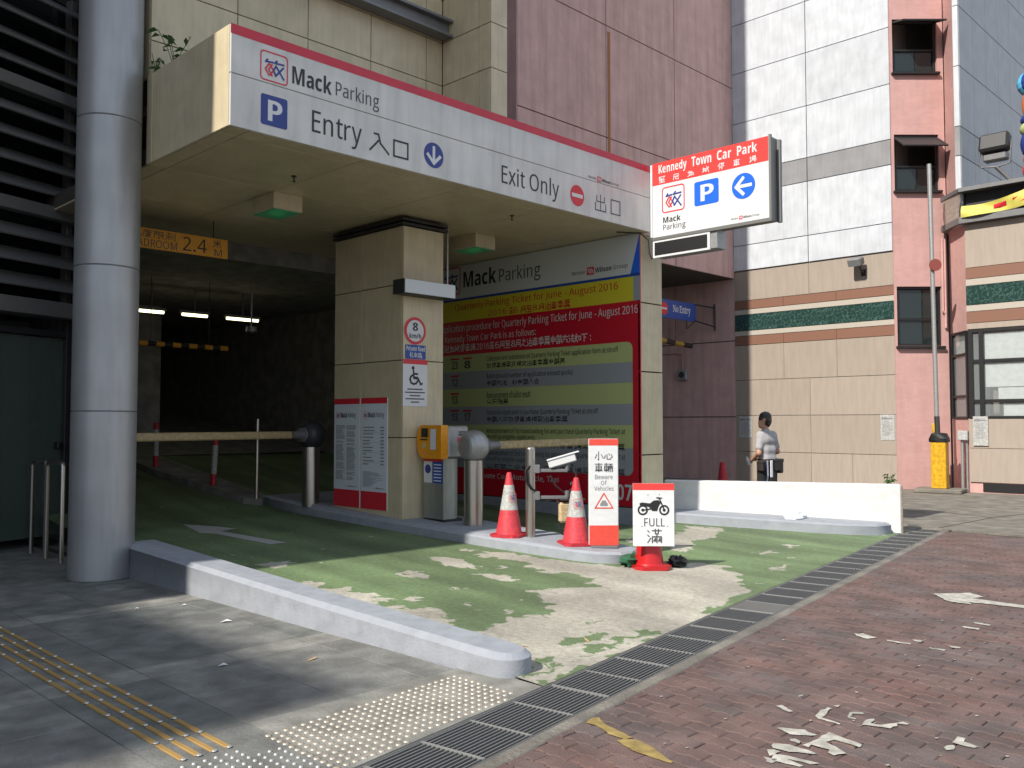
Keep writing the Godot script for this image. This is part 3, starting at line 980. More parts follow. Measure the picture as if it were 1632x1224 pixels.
	for q in [[4.35, 4.45, 0.3], [5.05, 4.2, 1.1], [3.35, 5.25, 0.2], [4.62, 4.4, 2.0]]:
		s = st()
		var X := Transform3D(Basis(Vector3.UP, q[2]), v(q[0], ramp(q[0], q[1]) + 0.004 if q[0] > 4.0 else 0.004, q[1]))
		for e in 4:
			var a := e / 4.0
			var b := (e + 1) / 4.0
			var wa := 0.012 * sin(PI * a)
			var wb := 0.012 * sin(PI * b)
			quad(s, X * Vector3(a * 0.1, 0.012 * a * a, wa), X * Vector3(a * 0.1, 0.012 * a * a, -wa), X * Vector3(b * 0.1, 0.012 * b * b, -wb), X * Vector3(b * 0.1, 0.012 * b * b, wb), Vector3.UP)
		var o := obj(self, "fallen_leaf", s, M.leaf_dry)
		tag(o, "dry curled brown leaf lying on the ground near the kerb end", "leaf", "fallen leaves")

func stud(parent: Node3D, mesh: Mesh, m: Material, p: Vector3) -> MeshInstance3D:
	var o := MeshInstance3D.new()
	o.name = "tactile_stud"
	o.mesh = mesh
	o.material_override = m
	parent.add_child(o, true)
	o.position = p
	return o

func drain() -> void:
	var d := struct("drainage_channel", "long iron grated drain between the driveway and the brick road")
	var a := v(-3.0, 0.0, drain_w(-3.0))
	var dir := Vector3(1, 0, -0.158).normalized()
	var nrm := Vector3(dir.z, 0, -dir.x) * -1.0
	if nrm.z < 0.0:
		nrm = -nrm
	var B := Basis(dir, Vector3.UP, dir.cross(Vector3.UP))
	var length := 17.4
	var s := st()
	box(s, a + dir * length / 2 + nrm * 0.225 + Vector3(0, -0.09, 0), Vector3(length, 0.02, 0.48), 0.0, B)
	obj(d, "channel_bed", s, M.void)
	s = st()
	box(s, a + dir * length / 2 + nrm * 0.012 + Vector3(0, -0.045, 0), Vector3(length, 0.09, 0.02), 0.003, B)
	box(s, a + dir * length / 2 + nrm * 0.437 + Vector3(0, -0.045, 0), Vector3(length, 0.09, 0.02), 0.003, B)
	obj(d, "channel_frame", s, M.iron_edge)
	s = st()
	box(s, a + dir * length / 2 + nrm * 0.495 + Vector3(0, -0.037, 0), Vector3(length, 0.084, 0.09), 0.008, B)
	obj(d, "concrete_edge", s, M.concrete)
	var gs := st()
	var pitch := 0.40
	for k in 14:
		box(gs, Vector3(0, -0.016, -0.1885 + k * 0.029), Vector3(pitch - 0.02, 0.032, 0.0085))
	for e in [-1, 1]:
		box(gs, Vector3(e * (pitch / 2 - 0.006), -0.016, 0), Vector3(0.009, 0.034, 0.398), 0.002)
	gs.generate_normals()
	var gm := gs.commit()
	for k in int(length / pitch):
		var c := a + dir * (pitch * (k + 0.5)) + nrm * 0.2245
		if k == 25:
			board(d, "solid_cover", c + Vector3(0, -0.014, 0), Vector3(pitch - 0.02, 0.028, 0.398), M.iron_edge, 0.004, atan2(0.158, 1.0))
			continue
		var o := MeshInstance3D.new()
		o.name = "grate"
		o.mesh = gm
		o.material_override = M.iron
		d.add_child(o, true)
		o.transform = Transform3D(B, c + Vector3(0, rng.randf_range(-0.003, 0.001), 0))

# a kerb: outline (u, w) polygon with a top that follows the driveway, rounded upper edge
func raised(parent: Node3D, called: String, poly: PackedVector2Array, h: float, bev: float, m: Material, base := -0.03) -> void:
	var s := st()
	var n := poly.size()
	var cw := Geometry2D.is_polygon_clockwise(poly)
	var inner := PackedVector2Array()
	for k in n:
		var a := poly[(k - 1 + n) % n]
		var b := poly[k]
		var c := poly[(k + 1) % n]
		var n1 := (b - a).normalized().orthogonal()
		var n2 := (c - b).normalized().orthogonal()
		var q := (n1 + n2).normalized() * (1.0 if cw else -1.0)
		inner.append(b - q * bev * (1.0 if cw else 1.0))
	if absf(area2(inner)) > absf(area2(poly)):
		for k in n:
			inner[k] = poly[k] * 2.0 - inner[k]
	var ix := Geometry2D.triangulate_polygon(inner)
	s.set_smooth_group(-1)
	for k in range(0, ix.size(), 3):
		var p := []
		for j in 3:
			var q := inner[ix[k + j]]
			p.append(v(q.x, ramp(q.x, q.y) + h, q.y))
		tri(s, p[0], p[1], p[2], Vector3.UP)
	s.set_smooth_group(3)
	var cen := Vector2.ZERO
	for q in poly:
		cen += q / n
	for k in n:
		var k2 := (k + 1) % n
		var a := poly[k]
		var b := poly[k2]
		var d := (b - a).normalized().orthogonal()
		var outn := (a - inner[k])
		var nn := Vector3(outn.x, 0, -outn.y)
		var t0 := v(inner[k].x, ramp(inner[k].x, inner[k].y) + h, inner[k].y)
		var t1 := v(inner[k2].x, ramp(inner[k2].x, inner[k2].y) + h, inner[k2].y)
		var e0 := v(a.x, ramp(a.x, a.y) + h - bev * 0.8, a.y)
		var e1 := v(b.x, ramp(b.x, b.y) + h - bev * 0.8, b.y)
		s.set_smooth_group(-1)
		quad(s, t0, t1, e1, e0, nn + Vector3.UP * bev)
		s.set_smooth_group(4)
		quad(s, e0, e1, v(b.x, base, b.y), v(a.x, base, a.y), nn)
	s.set_smooth_group(-1)
	obj(parent, called, s, m)

func area2(p: PackedVector2Array) -> float:
	var t := 0.0
	for k in p.size():
		t += p[k].cross(p[(k + 1) % p.size()])
	return t / 2

func kerbs() -> void:
	var k := struct("kerb", "pale grey painted kerb with rounded end beside the pavement")
	var p := PackedVector2Array([Vector2(4.22, 9.6), Vector2(4.24, 6.0), Vector2(4.30, 4.30)])
	for j in 13:
		var a := PI * j / 12.0
		p.append(Vector2(4.13 + cos(a) * 0.165, 4.14 - sin(a) * 0.17))
	p.append_array([Vector2(3.955, 4.30), Vector2(3.90, 6.0), Vector2(3.84, 9.6)])
	raised(k, "kerb_stone", p, 0.135, 0.045, M.kerb)
	var isl := struct("traffic_island", "pale grey raised kerb island carrying the pillar and barrier gear")
	p = PackedVector2Array([Vector2(8.5, 12.6), Vector2(7.2, 12.6), Vector2(7.24, 11.0), Vector2(7.30, 9.4), Vector2(7.42, 7.6), Vector2(7.55, 6.5), Vector2(7.66, 6.22), Vector2(7.84, 6.06), Vector2(8.06, 6.04), Vector2(8.26, 6.14), Vector2(8.36, 6.36), Vector2(8.40, 7.0), Vector2(8.46, 9.4)])
	raised(isl, "island_kerb", p, 0.12, 0.03, M.kerb)
	var rk := struct("wall_kerb", "pale grey kerb strip along the foot of the white low wall")
	p = PackedVector2Array([Vector2(12.1, 8.9), Vector2(11.05, 8.9), Vector2(11.2, 8.1), Vector2(11.5, 7.3), Vector2(12.15, 5.95), Vector2(12.40, 5.55), Vector2(12.70, 5.28), Vector2(13.05, 5.22), Vector2(13.22, 5.36), Vector2(13.2, 5.8)])
	raised(rk, "kerb_stone", p, 0.15, 0.03, M.kerb)

# ---------- buildings ----------
const CW := 7.66      # canopy front
const SOFFIT := 4.38
const CTOP := 5.35

func canopy() -> void:
	var c := thing("canopy_sign", "long white canopy sign with red top band over the car park entrance", "canopy", v(4.0, SOFFIT, CW))
	# body
	var s := st()
	wbox(s, 4.03, 10.60, SOFFIT + 0.03, CTOP - 0.03, CW + 0.03, 9.48)
	obj(c, "core", s, M.joint)
	# front panels in two rows
	for k in 1:
		wboard(c, "fascia_panel", 4.005, 10.62, 4.885, CTOP, CW, CW + 0.028, M.fascia, 0.004)
		wboard(c, "fascia_panel", 4.005, 10.62, SOFFIT, 4.879, CW, CW + 0.028, M.fascia, 0.004)
	# left side panels and right end
	wboard(c, "side_panel", 4.0, 4.028, SOFFIT, CTOP, CW + 0.03, 9.36, M.beige, 0.004)
	wboard(c, "side_panel", 4.0, 4.028, SOFFIT, CTOP, 9.368, 9.50, M.beige2, 0.004)
	wboard(c, "end_panel", 10.604, 10.64, SOFFIT, CTOP, CW + 0.03, 9.40, M.fascia, 0.004)
	wboard(c, "top_sheet", 4.03, 10.60, CTOP - 0.028, CTOP - 0.004, CW + 0.03, 9.48, M.grey_metal, 0.004)
	# soffit panels
	var us := [4.03, 4.22, 5.55, 7.05, 8.55, 10.05, 10.60]
	var ws := [CW + 0.03, 7.92, 9.45, 10.95, 12.68]
	for i in 6:
		for j in 4:
			wboard(c, "soffit_panel", us[i] + 0.004, us[i + 1] - 0.004, SOFFIT, SOFFIT + 0.025, ws[j] + 0.004, ws[j + 1] - 0.004, M.beige if (i + j) % 2 else M.beige2, 0.003)
	s = st()
	wbox(s, 4.03, 10.60, SOFFIT + 0.026, SOFFIT + 0.2, 9.5, 12.7)
	obj(c, "soffit_frame", s, M.joint)
	var F := face(v(0, 0, CW), Vector3.RIGHT)
	rect(c, "red_band", F, 4.0, 5.255, 10.63, 5.35, M.p_band, 0.002)
	emblem(c, F, 4.315, 4.91, 4.605, 5.19)
	text(c, F, "Mack", 4.66, 4.955, 5.12, 5.135, M.p_black, FB)
	text(c, F, "Parking", 5.17, 4.92, 5.72, 5.12, M.p_dark, FN)
	letter_p(c, F, 4.32, 4.47, 4.61, 4.77, M.p_navy)
	text(c, F, "Entry", 4.89, 4.455, 5.50, 4.745, M.p_black, FN)
	cjk(c, F, "入", 5.60, 4.50, 5.86, 4.71, M.p_black, 0.10, 0.95)
	cjk(c, F, "口", 5.89, 4.47, 6.15, 4.73, M.p_black, 0.08, 0.95)
	arrow(c, F, 6.49, 4.625, 0.145, -PI / 2, M.p_navy)
	text(c, F, "Exit Only", 7.57, 4.455, 8.62, 4.755, M.p_black, FN)
	shape(c, "no_entry_disc", F, circle(8.985, 4.62, 0.142), M.p_red)
	rect(c, "no_entry_bar", F, 8.875, 4.595, 9.095, 4.645, M.p_white, 0.004)
	cjk(c, F, "出", 9.36, 4.50, 9.62, 4.72, M.p_dark, 0.07, 0.95)
	cjk(c, F, "口", 9.67, 4.47, 9.94, 4.76, M.p_dark, 0.06, 0.95)
	member(c, F, 9.22, 4.90, 9.88, 4.96)
	# sprinkler heads
	for q in [[5.36, 8.75], [8.45, 8.35]]:
		var o := thing("sprinkler", "small dark sprinkler head under the canopy soffit", "sprinkler", v(q[0], SOFFIT, q[1]), 0.0, "sprinklers under the canopy")
		s = st()
		lathe(s, [Vector2(0.03, 0.0), Vector2(0.03, -0.012), Vector2(0.008, -0.014), Vector2(0.008, -0.06), Vector2(0.02, -0.062), Vector2(0.02, -0.068), Vector2(0.0, -0.068)], 10)
		obj(o, "head", s, M.dark_metal, true)
	# lit exit boxes under the soffit
	for q in [[5.74, 9.75], [9.05, 9.75]]:
		var o := thing("exit_light_box", "beige box lamp with a green glowing underside fixed to the canopy soffit", "lamp", v(q[0], SOFFIT, q[1]), 0.0, "green lit boxes under the canopy")
		s = st()
		box(s, Vector3(0, -0.10, 0), Vector3(0.40, 0.20, 0.52), 0.006)
		obj(o, "housing", s, M.beige2, true)
		s = st()
		box(s, Vector3(0, -0.205, 0), Vector3(0.36, 0.012, 0.48), 0.002)
		obj(o, "diffuser", s, M.exit_glow, true)
		var l := OmniLight3D.new()
		l.name = "exit_lamp"
		l.light_color = Color(0.3, 1.0, 0.5)
		l.light_energy = 0.004
		l.omni_range = 6.0
		l.omni_attenuation = 2.0
		l.light_size = 0.15
		l.shadow_enabled = true
		o.add_child(l, true)
		l.position = Vector3(0, -0.26, 0)
	# plants growing on top of the canopy
	plant("wild_plant", "leafy weed growing on top of the canopy beside the steel column", v(4.12, CTOP, 9.1), 0.42, 17, 5)
	plant("wild_plant", "low weed growing on the canopy edge behind the steel column", v(4.05, CTOP, 9.4), 0.22, 12, 6)

func plant(called: String, label: String, p: Vector3, h: float, n: int, sd: int) -> void:
	var o := thing(called, label, "plant", p)
	var r := RandomNumberGenerator.new()
	r.seed = sd
	var s := st()
	var lf := st()
	for k in 4:
		var a := r.randf() * TAU
		var top := Vector3(cos(a) * h * 0.4, h * r.randf_range(0.6, 1.0), sin(a) * h * 0.4)
		tube(s, [Vector3(0, -0.02, 0), top * Vector3(0.4, 0.5, 0.4), top], 0.004, 5)
		for e in n / 3:
			var t := r.randf_range(0.25, 1.0)
			var c := top * t
			var b := Basis(Vector3.UP, r.randf() * TAU) * Basis(Vector3.RIGHT, r.randf_range(-0.5, 0.6))
			var L := h * r.randf_range(0.22, 0.36)
			var wd := L * 0.22
			var q := [c, c + b * Vector3(wd, 0.02, -L * 0.4), c + b * Vector3(0, -0.02, -L), c + b * Vector3(-wd, 0.02, -L * 0.4)]
			tri(lf, q[0], q[1], q[2], Vector3.UP)
			tri(lf, q[0], q[2], q[3], Vector3.UP)
	obj(o, "stem", s, M.leaf, true)
	obj(o, "foliage", lf, M.leaf, true)

func car_park_building() -> void:
	var b := thing("car_park_building", "beige panelled car park building above and behind the canopy", "building", v(3.0, 0, 9.5))
	var s := st()
	wbox(s, 4.06, 8.50, 5.30, 10.2, 9.53, 10.3)
	wbox(s, 8.24, 8.50, 5.3, 10.2, 8.55, 9.53)
	wbox(s, 4.46, 8.50, 5.30, 27.0, 12.3, 20.0)
	wbox(s, 4.46, 8.50, 5.30, 5.5, 10.3, 12.3)
	obj(b, "core", s, M.joint)
	# facing panels
	var us := [4.03, 5.05, 6.0, 6.96, 7.91, 8.205]
	for r in 8:
		var y0 := 5.14 + r * 0.62
		for k in 5:
			wboard(b, "facing_panel", us[k] + 0.005, us[k + 1] - 0.005, y0 + 0.005, y0 + 0.615, 9.50, 9.528, M.beige if (k + r) % 3 else M.beige2, 0.004)
		for q in [[8.535, 8.742], [8.752, 9.495]]:
			wboard(b, "facing_panel", 8.205, 8.235, y0 + 0.005, y0 + 0.615, q[0], q[1], M.beige2 if r % 2 else M.beige, 0.004)
		wboard(b, "facing_panel", 8.21, 8.515, y0 + 0.005, y0 + 0.615, 8.505, 8.533, M.beige, 0.004)
	s = st()
	wbox(s, 4.03, 8.20, 10.10, 10.2, 9.50, 9.528)
	wbox(s, 8.205, 8.235, 10.10, 10.2, 8.535, 9.495)
	wbox(s, 4.03, 4.058, 5.36, 10.2, 9.53, 11.4)
	obj(b, "upper_facing", s, M.beige)
	# pier left of the entrance
	for r in 4:
		wboard(b, "pier_panel", 4.0, 4.04, 0.02 + r * 1.28, 1.29 + r * 1.28, 10.6, 11.4, M.beige2, 0.004)
	s = st()
	wbox(s, 4.045, 4.12, 0.0, 5.2, 10.61, 11.4)
	obj(b, "pier_core", s, M.beige2)
	# beam fixed along the wall
	var bm := thing("steel_beam", "dark grey steel beam running along the beige panels above the canopy", "beam", v(5.6, 7.0, 9.3))
	s = st()
	wbox(s, 3.2, 8.20, 7.01, 7.05, 9.26, 9.46, 0.004)
	wbox(s, 3.2, 8.20, 7.05, 7.22, 9.35, 9.37)
	wbox(s, 3.2, 8.20, 7.22, 7.26, 9.26, 9.46, 0.004)
	obj(bm, "flanged_beam", s, M.grey_metal)
	# interior shell of the car park
	var g := thing("garage_interior", "dark concrete hall of the car park behind the entrance", "building", v(7, 0, 20))
	s = st()
	wbox(s, 4.05, 4.60, -0.03, 5.2, 11.40, 11.5)
	wbox(s, 4.46, 4.60, -0.03, 5.2, 11.5, 44.0)
	obj(g, "side_wall", s, M.garage_concrete)
	s = st()
	wbox(s, 11.3, 11.6, -0.03, 6.0, 12.7, 44.0)
	obj(g, "side_wall", s, M.garage_concrete)
	s = st()
	wbox(s, 3.98, 11.6, -0.03, 9.0, 44.0, 44.2)
	obj(g, "back_wall", s, M.garage_concrete)
	s = st()
	wbox(s, 4.60, 11.3, 4.12, 5.2, 12.72, 20.0)
	for k in 8:
		wbox(s, 4.60, 11.3, 4.12 + 0.35 * k, 5.2 + 0.4 * k, 20.0 + k * 3.0, 23.0 + k * 3.0)
	obj(g, "ceiling", s, M.garage_concrete)
	s = st()
	wbox(s, 7.3, 8.4, -0.03, 6.1, 19.0, 44.0)
	obj(g, "middle_wall", s, M.garage_concrete)
	# fluorescent tubes
	for q in [[7.5, 8.0], [8.4, 8.95], [9.4, 10.15]]:
		var u0: float = (q[0] - 0.0) * 0.889
		var u1: float = (q[1] - 0.0) * 0.889
		var o := thing("fluorescent_tube", "lit fluorescent tube under the dark car park ceiling", "lamp", v((u0 + u1) / 2, 3.62, 16.0), 0.0, "fluorescent tubes in the car park")
		s = st()
		box(s, Vector3(0, 0.05, 0), Vector3(u1 - u0 + 0.08, 0.05, 0.09), 0.004)
		tube(s, [Vector3(0, 0.07, 0), Vector3(0, 0.5, 0)], 0.012, 6)
		obj(o, "fitting", s, M.grey_metal, true)
		s = st()
		tube(s, [Vector3(-(u1 - u0) / 2, 0, 0), Vector3((u1 - u0) / 2, 0, 0)], 0.028, 10)
		obj(o, "tube", s, M.tube_glow, true)
		var l := OmniLight3D.new()
		l.name = "tube_lamp"
		l.light_color = Color(1.0, 0.95, 0.75)
		l.light_energy = 0.02
		l.omni_range = 12.0
		l.omni_attenuation = 2.0
		l.light_size = 0.1
		l.shadow_enabled = true
		o.add_child(l, true)
		l.position = Vector3(0, -0.12, 0)
	# headroom sign
	var hs := thing("headroom_sign", "amber headroom sign reading 2.4 hung across the car park entrance", "sign", v(5.2, 3.9, 11.5))
	wboard(hs, "plate", 4.3, 6.01, 3.875, 4.14, 11.5, 11.53, M.p_orange, 0.004)
	s = st()
	for u in [4.5, 5.8]:
		tube(s, [v(u, 4.13, 11.515), v(u, 4.38, 11.515)], 0.008, 6)
	obj(hs, "hanger", s, M.dark_metal)
	var F := face(v(0, 0, 11.5), Vector3.RIGHT)
	cjk(hs, F, "高度限制", 4.66, 4.02, 5.26, 4.12, M.p_dark, 0.09)
	text(hs, F, "HEADROOM", 4.60, 3.895, 5.28, 3.995, M.p_dark, FN)
	text(hs, F, "2.4", 5.36, 3.91, 5.70, 4.10, M.p_black, FN)
	cjk(hs, F, "米", 5.78, 4.015, 5.93, 4.12, M.p_dark, 0.10)
	text(hs, F, "M", 5.81, 3.90, 5.92, 3.99, M.p_dark, FN)
	# hanging striped bar inside
	hazard_bar("height_bar", "faint orange and black height bar hanging deep inside the car park", v(6.1, 2.95, 15.0), v(7.85, 2.94, 15.0), 0.045, 12, M.p_orange, 4.1)
	# dome camera and bracket inside
	var dc := thing("dome_camera", "dark dome camera hanging below the fluorescent tube", "camera", v(8.05, 3.25, 14.5))
	s = st()
	tube(s, [Vector3(0, 0.05, 0), Vector3(0, 0.87, 0)], 0.015, 6)
	lathe(s, [Vector2(0.0, 0.08), Vector2(0.09, 0.06), Vector2(0.10, -0.02), Vector2(0.085, -0.03)], 14)
	obj(dc, "housing", s, M.silver, true)
	s = st()
	ball(s, Vector3(0, -0.03, 0), Vector3(0.085, 0.085, 0.085), 12)
	obj(dc, "dome", s, M.black, true)
	# striped flexible posts on the inner kerb
	for q in [[6.75, 15.4, 0.0], [6.9, 13.6, 0.05]]:
		var o := thing("flexible_post", "red and white flexible post standing on the dark inner ramp", "post", v(q[0], ramp(q[0], q[1]), q[1]), 0.0, "red and white posts inside")
		o.rotation.z = -q[2]
		s = st()
		lathe(s, [Vector2(0.11, 0.0), Vector2(0.11, 0.03), Vector2(0.045, 0.05), Vector2(0.045, 0.28)], 14)
		obj(o, "red_foot", s, M.cone_red, true)
		s = st()
		lathe(s, [Vector2(0.045, 0.74), Vector2(0.045, 0.86), Vector2(0.0, 0.87)], 14)
		obj(o, "red_top", s, M.cone_red, true)
		s = st()
		lathe(s, [Vector2(0.047, 0.28), Vector2(0.047, 0.74)], 14)
		obj(o, "reflective_band", s, M.sleeve, true)
	var isl := struct("inner_kerb", "dark grey kerb beside the ramp inside the car park")
	var kp := PackedVector2Array([Vector2(6.9, 12.6), Vector2(7.1, 12.4), Vector2(7.3, 12.6), Vector2(7.3, 30.0), Vector2(6.5, 30.0), Vector2(6.6, 15.0)])
	s = st()
	var n2 := kp.size()
	var ix := Geometry2D.triangulate_polygon(kp)
	for k in range(0, ix.size(), 3):
		var p := []
		for j in 3:
			var q2 := kp[ix[k + j]]
			p.append(v(q2.x, ramp(7, q2.y) + 0.10, q2.y))
		tri(s, p[0], p[1], p[2], Vector3.UP)
	for k in n2:
		var a := kp[k]
		var c2 := kp[(k + 1) % n2]
		quad(s, v(a.x, ramp(7, a.y) + 0.10, a.y), v(c2.x, ramp(7, c2.y) + 0.10, c2.y), v(c2.x, 0, c2.y), v(a.x, 0, a.y), Vector3(a.x - 6.5, 0, -(a.y - 20)))
	obj(isl, "kerb_stone", s, M.garage_concrete)
	# slim steel post and square socket box on the island inside
	var sp := thing("slim_post", "slim brown steel post standing on the kerb behind the entry barrier", "post", v(6.95, ramp(7, 12.4) + 0.12, 12.3))
	s = st()
	tube(s, [Vector3(0, 0, 0), Vector3(0, 1.2, 0)], 0.03, 10)
	obj(sp, "tube", s, M.steel, true)
	# entry barrier inside
	barrier("entry_barrier", "entry barrier with yellow arm lowered across the dark entry lane", v(7.32, ramp(7, 11.3) + 0.12, 11.40), Vector3(-1, 0.0, 0.22).normalized(), 3.3, 1.05, M.dark_metal)

func hazard_bar(called: String, label: String, a: Vector3, b: Vector3, r: float, n: int, m: Material, top: float) -> void:
	var o := thing(called, label, "bar", a)
	for k in n:
		var s := st()
		tube(s, [a.lerp(b, float(k) / n), a.lerp(b, float(k + 1) / n)], r, 10)
		obj(o, "stripe", s, m if k % 2 else M.black)
	var s := st()
	for t in [0.2, 0.8]:
		var p := a.lerp(b, t)
		tube(s, [p, Vector3(p.x, top, p.z)], 0.006, 6)
	obj(o, "hanger", s, M.dark_metal)

func barrier(called: String, label: String, p: Vector3, dir: Vector3, length: float, h: float, hm: Material) -> void:
	var o := thing(called, label, "barrier", p)
	var s := st()
	lathe(s, [Vector2(0.125, 0.0), Vector2(0.125, h - 0.18)], 28)
	obj(o, "post", s, M.steel, true)
	var B := Basis(dir.cross(Vector3.UP).normalized(), Vector3.UP, -dir)
	s = st()
	# round head: drum lying across the post
	lathe(s, [Vector2(0.0, -0.17), Vector2(0.09, -0.165), Vector2(0.15, -0.14), Vector2(0.19, -0.09), Vector2(0.207, -0.03), Vector2(0.207, 0.03), Vector2(0.19, 0.09), Vector2(0.15, 0.14), Vector2(0.12, 0.155), Vector2(0.0, 0.16)], 28, Transform3D(Basis(Vector3.UP, 0.0) * Basis(B.x, B.z, B.y), Vector3(0, h, 0)))
	obj(o, "head", s, hm, true)
	s = st()
	lathe(s, [Vector2(0.12, 0.0), Vector2(0.11, 0.03), Vector2(0.0, 0.03)], 6, Transform3D(Basis(B.x, dir, B.x.cross(dir)), Vector3(0, h, 0) + dir * 0.17))
	lathe(s, [Vector2(0.075, 0.0), Vector2(0.055, 0.18), Vector2(0.055, 0.22)], 14, Transform3D(Basis(B.x, dir, B.x.cross(dir)), Vector3(0, h, 0) + dir * 0.19))
	obj(o, "hub", s, M.grey_metal, true)
	s = st()
	var a := Vector3(0, h, 0) + dir * 0.36
	box(s, a + dir * length / 2, Vector3(0.05, 0.105, length), 0.015, Basis(B.x, dir.cross(B.x) * -1.0 if dir.cross(B.x).y < 0.0 else dir.cross(B.x), -dir))
	obj(o, "arm", s, M.arm, true)

func louvre_building() -> void:
	var A := Vector2(4.40, 12.75)
	var d2 := Vector2(0.935, 0.353)
	var b := thing("louvred_building", "dark building front with wide metal louvres above a green glass door", "building", v(A.x, 0, A.y))
	var dir := v(d2.x, 0, d2.y).normalized()
	var out := Vector3(dir.z, 0, -dir.x)   # towards the street
	if out.z < 0.0:
		out = -out
	var B := Basis(dir, Vector3.UP, dir.cross(Vector3.UP))
	var P := v(A.x, 0, A.y)
	var s := st()
	# bulk of the building, with its far street corner
	var poly := PackedVector2Array([Vector2(-7.0, 8.45), Vector2(A.x - 3.3 * d2.x, A.y - 3.3 * d2.y), Vector2(A.x - 3.3 * d2.x - 0.4, A.y + 1.0), Vector2(A.x - 0.1, A.y + 2.5), Vector2(A.x - 0.1, 26.0), Vector2(-7.0, 26.0)])
	prism(s, poly, 0.0, 18.0, Transform3D(Basis(Vector3(1, 0, 0), Vector3(0, 0, -1), Vector3(0, 1, 0)), Vector3.ZERO))
	obj(b, "bulk", s, M.louvre)
	# storey slab carried over the pavement by the column
	s = st()
	wbox(s, -15.0, 3.95, 11.0, 11.4, 7.85, 13.5, 0.02)
	obj(b, "overhanging_slab", s, M.concrete)
	s = st()
	wbox(s, -9.7, 3.40, 11.41, 14.0, 8.6, 13.5, 0.02)
	obj(b, "added_storey", s, M.concrete)  # unseen storey added to keep sun off the beige panels
	# window band behind the louvres
	s = st()
	box(s, P - dir * 1.6 - out * 0.25 + Vector3(0, 5.3, 0), Vector3(3.3, 4.2, 0.02), 0.0, B)
	obj(b, "glazing", s, M.glass_dark)
	s = st()
	box(s, P - dir * 1.6 - out * 0.5 + Vector3(0, 5.3, 0), Vector3(3.3, 4.2, 0.04), 0.0, B)
	obj(b, "backing", s, M.garage_concrete)
	for k in 13:
		var y := 3.42 + k * 0.31
		var beam := k == 3 or k == 8
		var tilt := Basis(dir, 0.62) * B
		var o := st()
		if beam:
			box(o, P - dir * 1.6 + out * 0.12 + Vector3(0, y, 0), Vector3(3.3, 0.16, 0.16), 0.006, B)
		else:
			box(o, P - dir * 1.6 + out * 0.10 + Vector3(0, y, 0), Vector3(3.3, 0.03, 0.34), 0.006, tilt)
		obj(b, "louvre_rail" if beam else "louvre_blade", o, M.louvre)
	s = st()
	for t in [-0.03, -1.55, -3.1]:
		box(s, P + dir * t - out * 0.1 + Vector3(0, 5.3, 0), Vector3(0.08, 4.2, 0.12), 0.004, B)
	obj(b, "mullion", s, M.grey_metal)
	# lintel and door
	s = st()
	box(s, P - dir * 1.6 + out * 0.05 + Vector3(0, 3.08, 0), Vector3(3.3, 0.20, 0.36), 0.006, B)
	obj(b, "lintel", s, M.louvre)
	var dr := obj(b, "door_frame", door_frame(P, dir, out, B), M.dark_metal)
	s = st()
	box(s, P - dir * 0.62 - out * 0.02 + Vector3(0, 1.42, 0), Vector3(1.0, 2.60, 0.02), 0.0, B)
	obj(b, "glass_door", s, M.glass_green)
	s = st()
	box(s, P - dir * 1.9 - out * 0.02 + Vector3(0, 1.5, 0), Vector3(1.3, 2.8, 0.02), 0.0, B)
	obj(b, "side_glass", s, M.glass_dark)
	s = st()
	box(s, P - dir * 1.6 - out * 0.9 + Vector3(0, 1.5, 0), Vector3(3.3, 3.0, 0.04), 0.0, B)
	obj(b, "lobby_wall", s, M.green_wall)
	s = st()
	box(s, P - dir * 0.2 + out * 0.02 + Vector3(0, 1.30, 0), Vector3(0.06, 0.09, 0.10), 0.01, B)
	obj(b, "door_lock", s, M.black)
	# steel hoops
	for q in [[3.72, 11.75, 0.0], [3.70, 11.15, 0.0]]:
		var h := thing("steel_hoop", "polished steel hoop rail standing by the glass door", "rail", v(q[0], 0, q[1]), 0.0, "steel hoops by the glass door")
		s = st()
		var pts := []
		pts.append(Vector3(0, 0, -0.25))
		for e in 6:
			var a := PI / 2 * e / 5.0
			pts.append(Vector3(0, 1.08 + sin(a) * 0.06, -0.25 + 0.06 - cos(a) * 0.06))
		for e in 6:
			var a := PI / 2 * e / 5.0
			pts.append(Vector3(0, 1.08 + cos(a) * 0.06, 0.25 - 0.06 + sin(a) * 0.06))
		pts.append(Vector3(0, 0, 0.25))
		tube(s, pts, 0.026, 12)
		obj(h, "rail", s, M.steel, true)
	# tall block across the side street whose shadow reaches the pavement
	var tb := thing("tower_block", "tall grey block standing far to the side of the car park", "building", v(-30, 0, 14))
	s = st()
	wbox(s, -45.0, -25.5, 0.0, 25.0, 3.95, 30.0)
	obj(tb, "walls", s, M.concrete)

func door_frame(P: Vector3, dir: Vector3, out: Vector3, B: Basis) -> SurfaceTool:
	var s := st()
	for t in [-0.08, -1.16, -2.6]:
		box(s, P + dir * t + Vector3(0, 1.5, 0), Vector3(0.07, 2.98, 0.10), 0.004, B)
	box(s, P - dir * 1.35 + Vector3(0, 2.78, 0), Vector3(2.5, 0.08, 0.09), 0.004, B)
	return s

func column() -> void:
	var c := thing("steel_column", "tall round silver metal column standing beside the kerb", "column", v(3.66, 0, 9.62))
	var r := 0.318
	var ys := [0.0, 1.72, 3.22, 4.78, 6.4, 8.0, 9.5, 11.0]
	for k in ys.size() - 1:
		var s := st()
		lathe(s, [Vector2(r - 0.006, ys[k]), Vector2(r, ys[k] + 0.008), Vector2(r, ys[k + 1] - 0.012), Vector2(r - 0.006, ys[k + 1] - 0.004)], 48)
		obj(c, "cladding_panel", s, M.column, true)
	var s := st()
	lathe(s, [Vector2(r - 0.012, 0.0), Vector2(r - 0.012, 10.99)], 32)
	obj(c, "core", s, M.joint, true)

